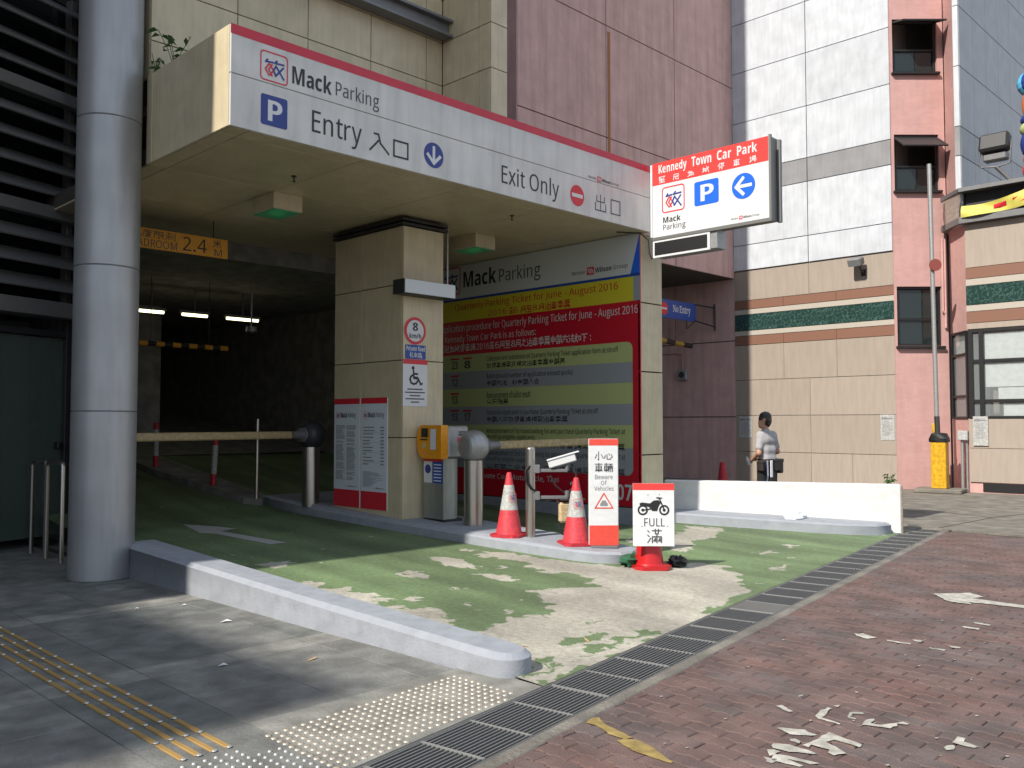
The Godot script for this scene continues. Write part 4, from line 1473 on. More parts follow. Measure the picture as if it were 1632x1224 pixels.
func pillar() -> void:
	var p := thing("pillar", "beige panelled pillar on the island between the entry and exit lanes", "pillar", v(7.4, 0.3, 9.37))
	var s := st()
	wbox(s, 7.43, 8.09, 0.2, SOFFIT - 0.01, 9.40, 10.9)
	obj(p, "core", s, M.joint)
	var ys := [0.26, 1.405, 2.437, 3.455, SOFFIT - 0.14]
	for k in 4:
		for q in [[9.375, 10.26], [10.268, 10.93]]:
			wboard(p, "facing_panel", 7.40, 7.428, ys[k] + 0.004, ys[k + 1] - 0.008, q[0], q[1], M.beige2 if k % 2 else M.beige, 0.003)
		wboard(p, "facing_panel", 7.402, 8.10, ys[k] + 0.004, ys[k + 1] - 0.008, 9.345, 9.373, M.beige, 0.003)
		wboard(p, "facing_panel", 8.092, 8.12, ys[k] + 0.004, ys[k + 1] - 0.008, 9.40, 10.93, M.beige2, 0.003)
	s = st()
	wbox(s, 7.36, 8.16, SOFFIT - 0.135, SOFFIT - 0.10, 9.31, 10.95, 0.004)
	wbox(s, 7.36, 8.16, SOFFIT - 0.075, SOFFIT - 0.04, 9.31, 10.95, 0.004)
	obj(p, "top_trim", s, M.dark_metal)
	# conduit on the right edge
	var cd := thing("conduit", "thin grey conduit running down the pillar from the soffit", "pipe", v(8.14, 3.4, 9.3))
	s = st()
	tube(s, [v(8.19, SOFFIT, 9.36), v(8.19, 3.5, 9.36)], 0.014, 8)
	obj(cd, "pipe", s, M.silver)
	# light box
	var lb := thing("blank_sign_box", "blank pale grey box sign mounted across the pillar", "sign", v(7.66, 3.38, 9.2))
	wboard(lb, "housing", 7.22, 8.10, 3.29, 3.48, 9.10, 9.34, M.dark_metal, 0.004)
	wboard(lb, "face_sheet", 7.225, 8.095, 3.295, 3.475, 9.085, 9.098, M.p_pale, 0.003)
	var F := face(v(0, 0, 9.345), Vector3.RIGHT)
	# speed sign
	var sp := thing("speed_sign", "round white speed sign with red rim reading 8 km/h", "sign", v(7.6, 2.84, 9.34))
	s = st()
	prism(s, circle(7.60, 2.835, 0.185, 36), 0.0, 0.006, F)
	obj(sp, "rim", s, M.p_red)
	shape(sp, "face", F, circle(7.60, 2.835, 0.145, 36), M.p_white, 0.009)
	text(sp, F, "8", 7.555, 2.835, 7.645, 2.945, M.p_black, FB, 0.012)
	text(sp, F, "km/h", 7.50, 2.735, 7.70, 2.80, M.p_black, FB, 0.012)
	var pr := thing("private_road_sign", "small blue sign reading Private Road on the pillar", "sign", v(7.6, 2.55, 9.34))
	s = st()
	prism(s, rrect(7.435, 2.455, 7.785, 2.645, 0.015), 0.0, 0.006, F)
	obj(pr, "plate", s, M.p_deep_blue)
	text(pr, F, "Private Road", 7.45, 2.565, 7.77, 2.63, M.p_white, FB, 0.009)
	cjk(pr, F, "私家路", 7.50, 2.475, 7.72, 2.545, M.p_white, 0.10, 0.8, 0.009)
	var wc := thing("wheelchair_sign", "white accessible parking notice with black wheelchair symbol on the pillar", "sign", v(7.6, 2.1, 9.34))
	s = st()
	prism(s, rrect(7.395, 1.82, 7.815, 2.45, 0.0), 0.0, 0.008, F)
	obj(wc, "plate", s, M.p_white)
	rect(wc, "red_band", F, 7.395, 2.385, 7.815, 2.45, M.p_red, 0.010)
	shape(wc, "wheelchair_symbol", F, circle(7.565, 2.335, 0.025, 16), M.p_black, 0.011)
	strokes(wc, "wheelchair_symbol", F, 7.40, 1.82, 7.81, 2.45, [[0.42, 0.24, 0.43, 0.38, 0.58, 0.385], [0.44, 0.40, 0.62, 0.41, 0.72, 0.53, 0.78, 0.51], [0.43, 0.305, 0.58, 0.31], [0.40, 0.33, 0.31, 0.37, 0.28, 0.43, 0.32, 0.50, 0.42, 0.525, 0.53, 0.51, 0.60, 0.455]], 0.026, M.p_black, 0.011)
	var wp := st()
	for k in 5:
		var ww: float = [0.13, 0.17, 0.09, 0.16, 0.07][k]
		for e in 6:
			var xa := 7.605 - ww + 2.0 * ww * e / 6.0
			ribbon(wp, F, PackedVector2Array([Vector2(xa, 2.05 - k * 0.043), Vector2(xa + 2.0 * ww / 6.0 - 0.012, 2.05 - k * 0.043)]), 0.016, 0.011)
	obj(wc, "small_print", wp, M.p_dark)
	# tariff boards
	var G := face(v(7.40, 0, 0), Vector3(0, 0, 1))   # x on this face is -w
	for q in [[-10.905, -10.285, 0, "white rules board with dense small print and red foot on the pillar"], [-10.25, -9.665, 1, "white parking tariff board with red foot on the pillar"]]:
		var tb := thing("tariff_board" if q[2] else "rules_board", q[3], "sign", v(7.4, 1.2, -q[0]))
		var x0: float = q[0]
		var x1: float = q[1]
		s = st()
		prism(s, rrect(x0, 0.42, x1, 1.945, 0.0), 0.0, 0.012, G)
		obj(tb, "plate", s, M.p_pale)
		rect(tb, "red_head", G, x0, 1.865, x1, 1.945, M.p_red, 0.014)
		rect(tb, "red_foot", G, x0, 0.42, x1, 0.66, M.p_red, 0.014)
		emblem(tb, G, x0 + 0.05, 1.66, x0 + 0.14, 1.755, 0.014)
		text(tb, G, "Mack", x0 + 0.16, 1.675, x0 + 0.32, 1.75, M.p_black, FB, 0.015)
		text(tb, G, "Parking", x0 + 0.34, 1.655, x0 + 0.52, 1.75, M.p_dark, FN, 0.015)
		var pr2 := st()
		var lr := RandomNumberGenerator.new()
		lr.seed = 5 + int(q[2])
		if q[2] == 0:
			for col in 2:
				var cx := x0 + 0.05 + col * 0.26
				for ln in 46:
					if lr.randf() < 0.16:
						continue
					var yy := 1.56 - ln * 0.0168
					ribbon(pr2, G, PackedVector2Array([Vector2(cx, yy), Vector2(cx + lr.randf_range(0.14, 0.23), yy)]), 0.0075, 0.015)
		else:
			var y := 1.54
			for ln in 12:
				var w1 := lr.randf_range(0.06, 0.26)
				ribbon(pr2, G, PackedVector2Array([Vector2(x0 + 0.05, y), Vector2(x0 + 0.05 + w1, y)]), 0.013, 0.015)
				ribbon(pr2, G, PackedVector2Array([Vector2(x1 - 0.14, y), Vector2(x1 - 0.07, y)]), 0.016, 0.015)
				if ln % 3 == 1:
					ribbon(pr2, G, PackedVector2Array([Vector2(x0 + 0.05, y - 0.024), Vector2(x1 - 0.06, y - 0.024)]), 0.003, 0.015)
				y -= 0.046
			for ln in 16:
				var yy := 0.93 - ln * 0.0135
				ribbon(pr2, G, PackedVector2Array([Vector2(x0 + 0.05, yy), Vector2(x0 + lr.randf_range(0.2, 0.5), yy)]), 0.005, 0.015)
		obj(tb, "small_print", pr2, M.p_grey).set_meta("kind", "stuff")
		member(tb, G, x0 + 0.28, 0.70, x1 - 0.05, 0.72, 0.015)

func billboard() -> void:
	var w := thing("exit_wall", "beige wall with panelled front edge carrying the red billboard", "wall", v(10.8, 0, 8))
	var s := st()
	wbox(s, 10.53, 11.03, 0.0, SOFFIT - 0.005, 7.80, 12.75)
	obj(w, "core", s, M.joint)
	wboard(w, "base_panel", 10.50, 10.53, 0.0, 0.36, 7.80, 12.7, M.kerb, 0.004)
	for q in [[0.0, 1.13], [1.14, 2.34], [2.35, 3.35], [3.36, 4.375]]:
		wboard(w, "edge_panel", 10.50, 11.05, q[0] + 0.004, q[1] - 0.004, 7.765, 7.80, M.beige, 0.004)
		wboard(w, "side_panel", 11.03, 11.06, q[0] + 0.004, q[1] - 0.004, 7.81, 12.7, M.beige2, 0.004)
	wboard(w, "side_panel", 10.498, 10.53, 0.38, 4.375, 12.46, 12.7, M.beige2, 0.003)
	var b := thing("billboard", "large red parking billboard with yellow band and white header on the exit wall", "billboard", v(10.5, 0.4, 10))
	var F := face(v(10.50, 0, 0), Vector3(0, 0, 1))
	var X0 := -12.44
	var X1 := -7.76
	s = st()
	prism(s, rrect(X0, 0.38, X1, 4.37, 0.0), -0.02, 0.0, F)
	obj(b, "panel", s, M.p_poster_red)
	rect(b, "header", F, X0, 3.76, X1, 4.37, M.p_poster_white, 0.002)
	shape(b, "blue_wedge", F, PackedVector2Array([Vector2(-7.93, 3.78), Vector2(X1, 3.78), Vector2(X1, 4.37)]), M.p_blue, 0.004)
	rect(b, "blue_line", F, X0, 3.745, X1, 3.785, M.p_deep_blue, 0.004)
	rect(b, "yellow_band", F, X0 + 0.1, 3.385, X1 - 0.12, 3.745, M.p_poster_yellow, 0.003)
	rect(b, "blue_end", F, X0, 3.385, X0 + 0.1, 3.745, M.p_deep_blue, 0.003)
	rect(b, "blue_end", F, X1 - 0.12, 3.385, X1, 3.745, M.p_row_grey, 0.003)
	emblem(b, F, -12.15, 3.87, -11.66, 4.34, 0.005)
	text(b, F, "Mack", -11.57, 3.97, -10.75, 4.25, M.p_black, FB, 0.005)
	text(b, F, "Parking", -10.68, 3.90, -9.73, 4.20, M.p_dark, FN, 0.005)
	member(b, F, -9.06, 3.87, -7.98, 3.97, 0.005)
	text(b, F, "Quarterly Parking Ticket for June - August 2016", -11.79, 3.545, -8.16, 3.70, M.p_poster_red, FN, 0.006)
	cjk(b, F, "2016年6月至8月泊車季票".substr(4), -10.45, 3.405, -9.09, 3.52, M.p_poster_red, 0.12, 0.85, 0.006)
	text(b, F, "2016", -10.95, 3.415, -10.5, 3.51, M.p_poster_red, FN, 0.006)
	text(b, F, "6", -10.33, 3.415, -10.24, 3.51, M.p_poster_red, FN, 0.006)
	text(b, F, "8", -9.90, 3.415, -9.80, 3.51, M.p_poster_red, FN, 0.006)
	text(b, F, "Application procedure for Quarterly Parking Ticket for June - August 2016", -12.21, 3.16, -7.80, 3.33, M.p_poster_white, FN, 0.004)
	text(b, F, "of Kennedy Town Car Park is as follows:", -12.21, 2.985, -9.83, 3.135, M.p_poster_white, FN, 0.004)
	cjk(b, F, "堅尼地城停車場", -12.21, 2.85, -11.25, 2.975, M.p_poster_white, 0.11, 0.85, 0.004)
	text(b, F, "2016", -11.23, 2.855, -10.92, 2.965, M.p_poster_white, FN, 0.004)
	cjk(b, F, "年", -10.91, 2.85, -10.78, 2.975, M.p_poster_white, 0.11, 0.85, 0.004)
	text(b, F, "6", -10.77, 2.855, -10.68, 2.965, M.p_poster_white, FN, 0.004)
	cjk(b, F, "月至", -10.67, 2.85, -10.40, 2.975, M.p_poster_white, 0.11, 0.85, 0.004)
	text(b, F, "8", -10.39, 2.855, -10.30, 2.965, M.p_poster_white, FN, 0.004)
	cjk(b, F, "月之泊車季票申請方法如下：", -10.29, 2.85, -8.62, 2.975, M.p_poster_white, 0.11, 0.85, 0.004)
	# pale panel of rows
	shape(b, "row_panel", F, rrect(-12.22, 0.83, -7.90, 2.79, 0.10), M.p_row_green, 0.002)
	for k in 3:
		var y1: float = [2.49, 1.88, 1.23][k]
		var y0: float = [2.19, 1.57, 0.90][k]
		rect(b, "grey_row", F, -12.22, y0, -7.90, y1, M.p_row_grey, 0.004)
	shape(b, "grey_row", F, rrect(-12.22, 0.83, -7.90, 1.1, 0.10), M.p_row_grey, 0.0045)
	var rows := [
		[2.70, "Collection and submission of Quarterly Parking Ticket application form at shroff", -8.16, "於停車場取及提交泊車季票申請表", -9.20],
		[2.40, "Ballot (should number of application exceed quota)", -9.05, "申請方法 如申請人合", -9.75],
		[2.09, "Announcement of ballot result", -9.95, "公布結果", -10.45],
		[1.79, "Successful applicants to purchase Quarterly Parking Ticket at shroff", -8.55, "申請人可於停車場提取泊車季票", -9.15],
		[1.48, "Announcement of 1st round waiting list and purchase Quarterly Parking Ticket at", -8.04, "公布第一合申請人可於停車場取泊車季票", -8.04],
		[1.11, "Announcement of 2nd round waiting list and purchase Quarterly Parking Ticket at", -8.04, "公布第二合申請人可於停車場取泊車季票", -8.04],
	]
	for k in 6:
		var r: Array = rows[k]
		var y: float = r[0]
		text(b, F, r[1], -10.98, y - 0.075, r[2], y + 0.035, M.p_black, FN, 0.007)
		var dy := 0.0
		if k > 3:
			dy = 0.11
			text(b, F, "shroff by eligible applicants", -10.98, y - 0.165, -9.85, y - 0.075, M.p_black, FN, 0.007)
		cjk(b, F, r[3], -10.98, y - 0.17 - dy, r[4], y - 0.085 - dy, M.p_black, 0.11, 0.85, 0.007)
		var dates: Array = [["23", "8"], ["12"], ["13"], ["13", "17"], [], []][k]
		for j in dates.size():
			var x: float = -11.90 + j * 0.33
			rect(b, "date_tab", F, x, y + 0.005, x + 0.22, y + 0.035, M.p_poster_red, 0.007)
			text(b, F, dates[j], x + 0.03, y - 0.155, x + 0.19, y - 0.02, M.p_dark, FB, 0.007)
	text(b, F, ": Private Car, Motorcycle, Taxi", -11.3, 0.64, -9.35, 0.76, M.p_poster_white, FN, 0.004)
	text(b, F, "2", -9.12, 0.47, -8.98, 0.70, M.p_poster_white, FB, 0.004)
	text(b, F, "507", -8.34, 0.47, -7.92, 0.70, M.p_poster_white, FB, 0.004)

func street_sign() -> void:
	var k := thing("projecting_sign", "box sign with red head reading Kennedy Town Car Park projecting from the canopy", "sign", v(10.65, 4.27, 6.7))
	var s := st()
	wbox(s, 10.63, 10.86, 4.265, 5.375, 5.75, 7.62, 0.004)
	obj(k, "housing", s, M.iron_edge)
	wboard(k, "face_panel", 10.62, 10.632, 4.285, 5.37, 5.755, 7.615, M.p_white, 0.003)
	wboard(k, "edge_trim", 10.60, 10.64, 4.255, 5.385, 5.715, 5.748, M.iron_edge, 0.003)
	wboard(k, "edge_trim", 10.82, 10.87, 4.25, 5.36, 5.70, 5.748, M.iron_edge, 0.003)
	wboard(k, "edge_trim", 10.60, 10.66, 4.235, 4.28, 5.72, 7.62, M.iron_edge, 0.003)
	wboard(k, "side_plate", 10.62, 10.85, 4.29, 5.36, 7.62, 7.655, M.p_white, 0.003)
	var F := face(v(10.62, 0, 0), Vector3(0, 0, 1))
	rect(k, "red_head", F, -7.61, 5.045, -5.76, 5.37, M.p_sign_red, 0.003)
	text(k, F, "Kennedy", -7.50, 5.165, -7.02, 5.335, M.p_white, FB, 0.006)
	text(k, F, "Town", -6.94, 5.20, -6.62, 5.335, M.p_white, FB, 0.006)
	text(k, F, "Car", -6.53, 5.20, -6.31, 5.335, M.p_white, FB, 0.006)
	text(k, F, "Park", -6.22, 5.20, -5.92, 5.335, M.p_white, FB, 0.006)
	var name_ := "堅尼地城停車場"
	for j in 7:
		var x := -7.49 + j * 0.2433
		cjk(k, F, name_[j], x, 5.07, x + 0.10, 5.155, M.p_white, 0.11, 0.95, 0.006)
	emblem(k, F, -7.44, 4.625, -7.07, 4.985, 0.003)
	letter_p(k, F, -6.90, 4.625, -6.51, 4.965, M.p_blue, 0.003)
	arrow(k, F, -6.13, 4.775, 0.175, PI, M.p_blue, 0.003)
	text(k, F, "Mack", -7.43, 4.475, -7.13, 4.56, M.p_black, FB, 0.003)
	text(k, F, "Parking", -7.43, 4.345, -7.05, 4.455, M.p_dark, FN, 0.003)
	member(k, F, -6.32, 4.335, -5.90, 4.375, 0.003)
	var d := thing("display_box", "dark electronic display in a pale frame hung under the projecting sign", "display", v(10.7, 4.0, 7.1))
	wboard(d, "housing", 10.63, 10.86, 4.0, 4.262, 6.55, 7.60, M.silver, 0.004)
	wboard(d, "frame", 10.605, 10.632, 3.985, 4.23, 6.65, 7.605, M.p_white, 0.003)
	wboard(d, "screen", 10.598, 10.607, 4.02, 4.205, 6.69, 7.57, M.black, 0.002)
	var c := thing("cable", "thin black cable looping from the canopy corner to the display box", "cable", v(10.6, 4.3, 7.7))
	s = st()
	tube(s, [v(10.2, 4.36, 7.95), v(10.45, 4.35, 7.72), v(10.55, 4.25, 7.64), v(10.56, 4.05, 7.63), v(10.60, 3.98, 7.62), v(10.66, 4.02, 7.61)], 0.010, 6)
	obj(c, "cable_run", s, M.rubber)

func far_buildings() -> void:
	var U := 21.97
	# pink block over the passage
	var pb := thing("pink_block", "weathered pink rendered block bridging the passage behind the canopy", "building", v(17.5, 5, 13))
	var s := st()
	wbox(s, 13.30, 21.95, 5.6, 27.0, 13.02, 16.0)
	obj(pb, "core", s, M.joint)
	var us := [13.30, 16.30, 19.11, 21.95]
	for r in [[5.6, 8.3], [8.3, 10.98], [10.98, 13.6], [13.6, 27.0]]:
		for k in 3:
			wboard(pb, "render_panel", us[k] + 0.012, us[k + 1] - 0.012, r[0] + 0.012, r[1] - 0.012, 12.99, 13.025, M.maroon, 0.004)
	wboard(pb, "side_render", 13.28, 13.305, 5.6, 27.0, 12.99, 16.0, M.pink, 0.004)
	s = st()
	box(s, v(16.40, 9.4, 12.986), Vector3(0.09, 2.9, 0.008))
	obj(pb, "rust_stain", s, M.rust)
	# stone and tile building
	var b := thing("tiled_building", "white tiled building over a beige stone base with green marble band", "building", v(U, 0, 10.8))
	s = st()
	wbox(s, U + 0.03, U + 8.0, 0.0, 27.0, 8.62, 16.0)
	obj(b, "core", s, M.tile_back)
	var wsx := [8.62, 10.80, 13.0]
	var rows := [[5.80, 6.50, 0], [6.50, 7.93, 0], [7.93, 8.56, 1], [8.56, 9.94, 0], [9.94, 11.36, 0], [11.36, 12.74, 0], [12.74, 14.1, 0], [14.1, 27.0, 0]]
	for r in rows:
		for k in 2:
			wboard(b, "wall_tile", U - 0.03, U + 0.028, r[0] + 0.009, r[1] - 0.009, wsx[k] + 0.009, wsx[k + 1] - 0.009, M.grey_tile if r[2] else M.white_tiles[rng.randi() % 3], 0.005)
	var bands := [[-0.03, 0.82, M.stone, 4], [0.82, 1.80, M.stone, 2], [1.80, 2.77, M.stone, 2], [2.77, 3.73, M.stone, 3], [3.73, 3.99, M.brown, 3], [3.99, 4.13, M.cream, 1], [4.13, 4.575, M.marble, 4], [4.575, 4.72, M.cream, 1], [4.72, 4.965, M.brown, 3], [4.965, 5.78, M.stone, 2]]
	for q in bands:
		var n: int = q[3]
		for k in n:
			var w0: float = lerpf(8.62, 13.0, float(k) / n)
			var w1: float = lerpf(8.62, 13.0, float(k + 1) / n)
			var proud := 0.004 if q[2] == M.brown or q[2] == M.marble else 0.0
			wboard(b, "stone_panel", U - proud, U + 0.03, q[0] + 0.006, q[1] - 0.006, w0 + 0.003, w1 - 0.003, M.stones[rng.randi() % 3] if q[2] == M.stone else q[2], 0.003)
	# painted wall of the passage, same face further in
	s = st()
	wbox(s, U + 0.005, U + 0.4, -0.03, 27.0, 13.0, 26.0)
	obj(b, "passage_wall", s, M.maroon)
	s = st()
	for y in [1.77, 3.88]:
		wbox(s, U - 0.004, U + 0.006, y - 0.012, y + 0.012, 13.0, 26.0)
	obj(b, "groove_line", s, M.joint)
	s = st()
	wbox(s, 11.06, 22.4, -0.03, 27.0, 26.0, 26.4)
	obj(b, "passage_end_wall", s, M.garage_concrete)
	# pink bay with windows set at an angle
	var A := Vector2(21.95, 8.60)
	var d2 := Vector2(0.703, -0.711)
	var dir := v(d2.x, 0, d2.y).normalized()
	var out := Vector3(-dir.z, 0, dir.x)
	if out.x > 0.0:
		out = -out
	var B := Basis(dir, Vector3.UP, dir.cross(Vector3.UP))
	var P := v(A.x, 0, A.y)
	var bay := thing("pink_bay", "pink rendered wall bay with three dark awning windows", "building", P)
	# wall pieces round the openings
	var wins := [[3.47, 4.92, false], [7.28, 8.67, true], [10.22, 11.55, true]]
	var edges := [-0.03]
	for q in wins:
		edges.append(q[0])
		edges.append(q[1])
	edges.append(27.0)
	var wl := 0.06
	var wr := 1.15
	s = st()
	var Lg := 1.30
	for k in range(0, edges.size(), 2):
		box(s, P + dir * Lg / 2 - out * 0.15 + Vector3(0, (edges[k] + edges[k + 1]) / 2, 0), Vector3(Lg, edges[k + 1] - edges[k], 0.30), 0.0, B)
	for q in wins:
		box(s, P + dir * wl / 2 - out * 0.15 + Vector3(0, (q[0] + q[1]) / 2, 0), Vector3(wl, q[1] - q[0], 0.30), 0.0, B)
		box(s, P + dir * (wr + Lg) / 2 - out * 0.15 + Vector3(0, (q[0] + q[1]) / 2, 0), Vector3(Lg - wr, q[1] - q[0], 0.30), 0.0, B)
	obj(bay, "render_wall", s, M.pink)
	wall_pipe(bay, P, dir, out)
	for q in wins:
		var wn := st()
		var cx := P + dir * (wl + wr) / 2 - out * 0.12
		var hh: float = q[1] - q[0]
		var cy: float = (q[0] + q[1]) / 2
		var ww := wr - wl
		for e in [-1, 1]:
			box(wn, cx + dir * e * (ww / 2 - 0.03) + Vector3(0, cy, 0), Vector3(0.06, hh, 0.10), 0.004, B)
			box(wn, cx + Vector3(0, cy + e * (hh / 2 - 0.03), 0), Vector3(ww - 0.12, 0.06, 0.10), 0.004, B)
		box(wn, cx + Vector3(0, cy - 0.08, 0), Vector3(ww - 0.12, 0.05, 0.08), 0.004, B)
		var wo := obj(bay, "window", wn, M.black)
		s = st()
		box(s, cx - out * 0.01 + Vector3(0, cy - hh * 0.27, 0), Vector3(ww - 0.12, hh * 0.40, 0.008), 0.0, B)
		if not q[2]:
			box(s, cx - out * 0.01 + Vector3(0, cy + hh * 0.21, 0), Vector3(ww - 0.12, hh * 0.48, 0.008), 0.0, B)
		obj(wo, "pane", s, M.glass_dark)
		s = st()
		box(s, P + dir * (wl + wr) / 2 - out * 0.8 + Vector3(0, cy, 0), Vector3(ww + 0.6, hh + 0.5, 0.02), 0.0, B)
		obj(wo, "room_back", s, M.void)
		s = st()
		box(s, P + dir * (wl + wr) / 2 + out * 0.02 + Vector3(0, q[0] - 0.04, 0), Vector3(ww + 0.08, 0.06, 0.16), 0.005, B)
		obj(wo, "sill", s, M.black)
		if q[2]:
			# upper sash pushed out from a top hinge
			var tilt := B * Basis(Vector3.RIGHT, -1.25 if q[0] > 9.0 else -1.0)
			var hinge: Vector3 = cx + out * 0.07 + Vector3(0, q[1] - 0.06, 0)
			var sash := st()
			var sh := hh * 0.5
			for e in [-1, 1]:
				box(sash, hinge + tilt * Vector3(e * (ww / 2 - 0.04), -sh / 2, 0), Vector3(0.05, sh, 0.04), 0.004, tilt)
				box(sash, hinge + tilt * Vector3(0, -sh / 2 + e * (sh / 2 - 0.025), 0), Vector3(ww - 0.13, 0.05, 0.04), 0.004, tilt)
			box(sash, hinge + tilt * Vector3(0, -sh / 2, 0.004), Vector3(ww - 0.13, sh - 0.06, 0.006), 0.0, tilt)
			obj(wo, "open_sash", sash, M.dark_metal)
	# bay corner, and front of white tile coloured darker for its shade
	var g := thing("shade_toned_wing", "white tiled wing wall coloured darker for shade behind the booth roof", "building", v(22.1, 6.4, 7.1))
	s = st()
	var poly := PackedVector2Array([Vector2(22.13, 7.10), Vector2(22.13, 7.2), Vector2(22.88, 7.66), Vector2(32, 7.66), Vector2(32, 7.10)])
	prism(s, poly, 6.2, 27.0, Transform3D(Basis(Vector3(1, 0, 0), Vector3(0, 0, -1), Vector3(0, 1, 0)), Vector3.ZERO))
	obj(g, "core", s, M.pink)
	var gr := [[6.2, 7.86, 0], [7.86, 8.56, 1], [8.56, 10.0, 0], [10.0, 11.45, 0], [11.45, 12.9, 0], [12.9, 14.3, 0], [14.3, 27.0, 0]]
	for r in gr:
		wboard(g, "edge_tile", 22.09, 22.13, r[0] + 0.008, r[1] - 0.008, 7.07, 7.19, M.grey_tile if r[2] else M.white_tile, 0.004)
		for k in 7:
			var u0 := 22.13 + k * 0.98
			wboard(g, "wall_tile", u0 + 0.006, u0 + 0.974, r[0] + 0.008, r[1] - 0.008, 7.06, 7.10, M.grey_tile if r[2] else M.shaded_white_tile, 0.004)
	booth()
	# no entry sign and height bar in the passage
	var ne := thing("no_entry_sign", "long blue No Entry sign on an iron bracket in the shaded passage", "sign", v(20, 4.4, 14))
	var a := v(17.2, 4.55, 13.2)
	var W0 := 13.6
	var F := face(v(0, 0, W0), Vector3.RIGHT)
	s = st()
	prism(s, rrect(17.55, 4.37, 20.95, 4.86, 0.0), -0.05, 0.0, F)
	obj(ne, "plate", s, M.p_deep_blue)
	cjk(ne, F, "不准駛入", 17.75, 4.47, 19.10, 4.76, M.p_white, 0.10, 0.7)
	shape(ne, "no_entry_disc", F, circle(19.45, 4.61, 0.17), M.p_red, 0.003)
	rect(ne, "no_entry_bar", F, 19.33, 4.585, 19.57, 4.635, M.p_white, 0.005)
	text(ne, F, "No Entry", 19.85, 4.49, 20.68, 4.74, M.p_white, FS)
	s = st()
	tube(s, [v(20.9, 4.84, W0), v(21.9, 4.84, W0)], 0.02, 6)
	tube(s, [v(20.9, 4.40, W0), v(21.9, 4.30, W0)], 0.02, 6)
	tube(s, [v(21.9, 4.2, W0), v(21.9, 4.95, W0)], 0.03, 6)
	tube(s, [v(20.5, 4.38, W0), v(20.5, 4.15, W0), v(20.9, 4.38, W0)], 0.015, 6)
	obj(ne, "bracket", s, M.dark_metal)
	hazard_bar("striped_height_bar", "yellow and black striped height bar hanging below the No Entry sign", v(17.3, 3.92, 13.8), v(21.0, 3.72, 13.8), 0.07, 9, M.hazard_yellow, 5.58)
	# alarm box with conduit
	var al := thing("alarm_box", "small grey box with round dial on the passage wall", "box", v(U, 2.9, 14.75))
	wboard(al, "case", U - 0.09, U + 0.005, 2.84, 3.14, 14.55, 14.87, M.silver, 0.01)
	s = st()
	lathe(s, [Vector2(0.09, 0.0), Vector2(0.09, 0.02), Vector2(0.0, 0.02)], 18, Transform3D(Basis(Vector3(0, 0, 1), PI / 2), v(U - 0.09, 2.99, 14.71)))
	obj(al, "dial", s, M.dark_metal)
	s = st()
	tube(s, [v(U - 0.02, 3.14, 14.71), v(U - 0.02, 3.60, 14.71), v(U - 0.02, 3.64, 14.9), v(U - 0.02, 3.62, 16.5)], 0.02, 6)
	obj(al, "conduit", s, M.pink)
	# wall flood light
	var fl := thing("wall_flood_light", "small grey flood light bracketed on the beige stone wall", "lamp", v(U, 5.45, 9.35))
	s = st()
	box(s, v(U - 0.28, 5.60, 9.43), Vector3(0.26, 0.20, 0.34), 0.03, Basis(Vector3(0, 0, 1), 0.35))
	obj(fl, "lamp_head", s, M.grey_metal)
	s = st()
	box(s, v(U - 0.40, 5.545, 9.43), Vector3(0.012, 0.16, 0.30), 0.0, Basis(Vector3(0, 0, 1), 0.35))
	obj(fl, "lens", s, M.glass_clear)
	s = st()
	tube(s, [v(U - 0.02, 5.35, 9.35), v(U - 0.16, 5.40, 9.35), v(U - 0.20, 5.52, 9.38)], 0.022, 8)
	box(s, v(U - 0.01, 5.35, 9.35), Vector3(0.03, 0.16, 0.12), 0.004)
	obj(fl, "bracket", s, M.dark_metal)
	# notices
	for q in [[U - 0.004, 12.89, 12.50, 1.20, 1.78, "white printed notice in the shade beside the passage corner"], [U - 0.004, 9.0, 8.66, 1.18, 1.80, "white printed notice in the sun at the pink bay corner"], [22.07, 6.92, 6.6, 1.08, 1.75, "weathered paper notice below the booth window"], [22.07, 5.85, 5.5, 1.1, 1.72, "second paper notice further along the booth wall"]]:
		var n := thing("notice", q[5], "notice", v(q[0], q[3], q[1]))
		wboard(n, "sheet", q[0] - 0.006, q[0] + 0.002, q[3], q[4], q[2], q[1], M.notice, 0.001)
		var Fn := face(v(q[0] - 0.006, 0, 0), Vector3(0, 0, 1))
		var pr := st()
		var lr := RandomNumberGenerator.new()
		lr.seed = int(q[1] * 100)
		ribbon(pr, Fn, PackedVector2Array([Vector2(-q[1] + 0.05, q[4] - 0.09), Vector2(-q[1] + 0.13, q[4] - 0.09)]), 0.06, 0.002)
		ribbon(pr, Fn, PackedVector2Array([Vector2(-q[1] + 0.16, q[4] - 0.09), Vector2(-q[2] - 0.05, q[4] - 0.09)]), 0.03, 0.002)
		for ln in 13:
			var y: float = q[4] - 0.17 - ln * 0.028
			ribbon(pr, Fn, PackedVector2Array([Vector2(-q[1] + 0.05, y), Vector2(-q[2] - lr.randf_range(0.04, 0.14), y)]), 0.008, 0.002)
		obj(n, "print", pr, M.p_grey)
	yellow_barrier()

func wall_pipe(bay: Node3D, P: Vector3, dir: Vector3, out: Vector3) -> void:
	var s := st()
	for q in [[1.16, 4.3], [1.22, 3.9]]:
		var b: Vector3 = P + dir * q[0] + out * 0.05
		tube(s, [b + Vector3(0, q[1], 0), b + Vector3(0, 6.1, 0)], 0.03, 8)
	var c := P + dir * 1.16 + out * 0.05
	tube(s, [c + Vector3(0, 4.3, 0), c + Vector3(0, 4.25, 0) + dir * 0.06], 0.035, 8)
	obj(bay, "drain_pipe", s, M.pink)

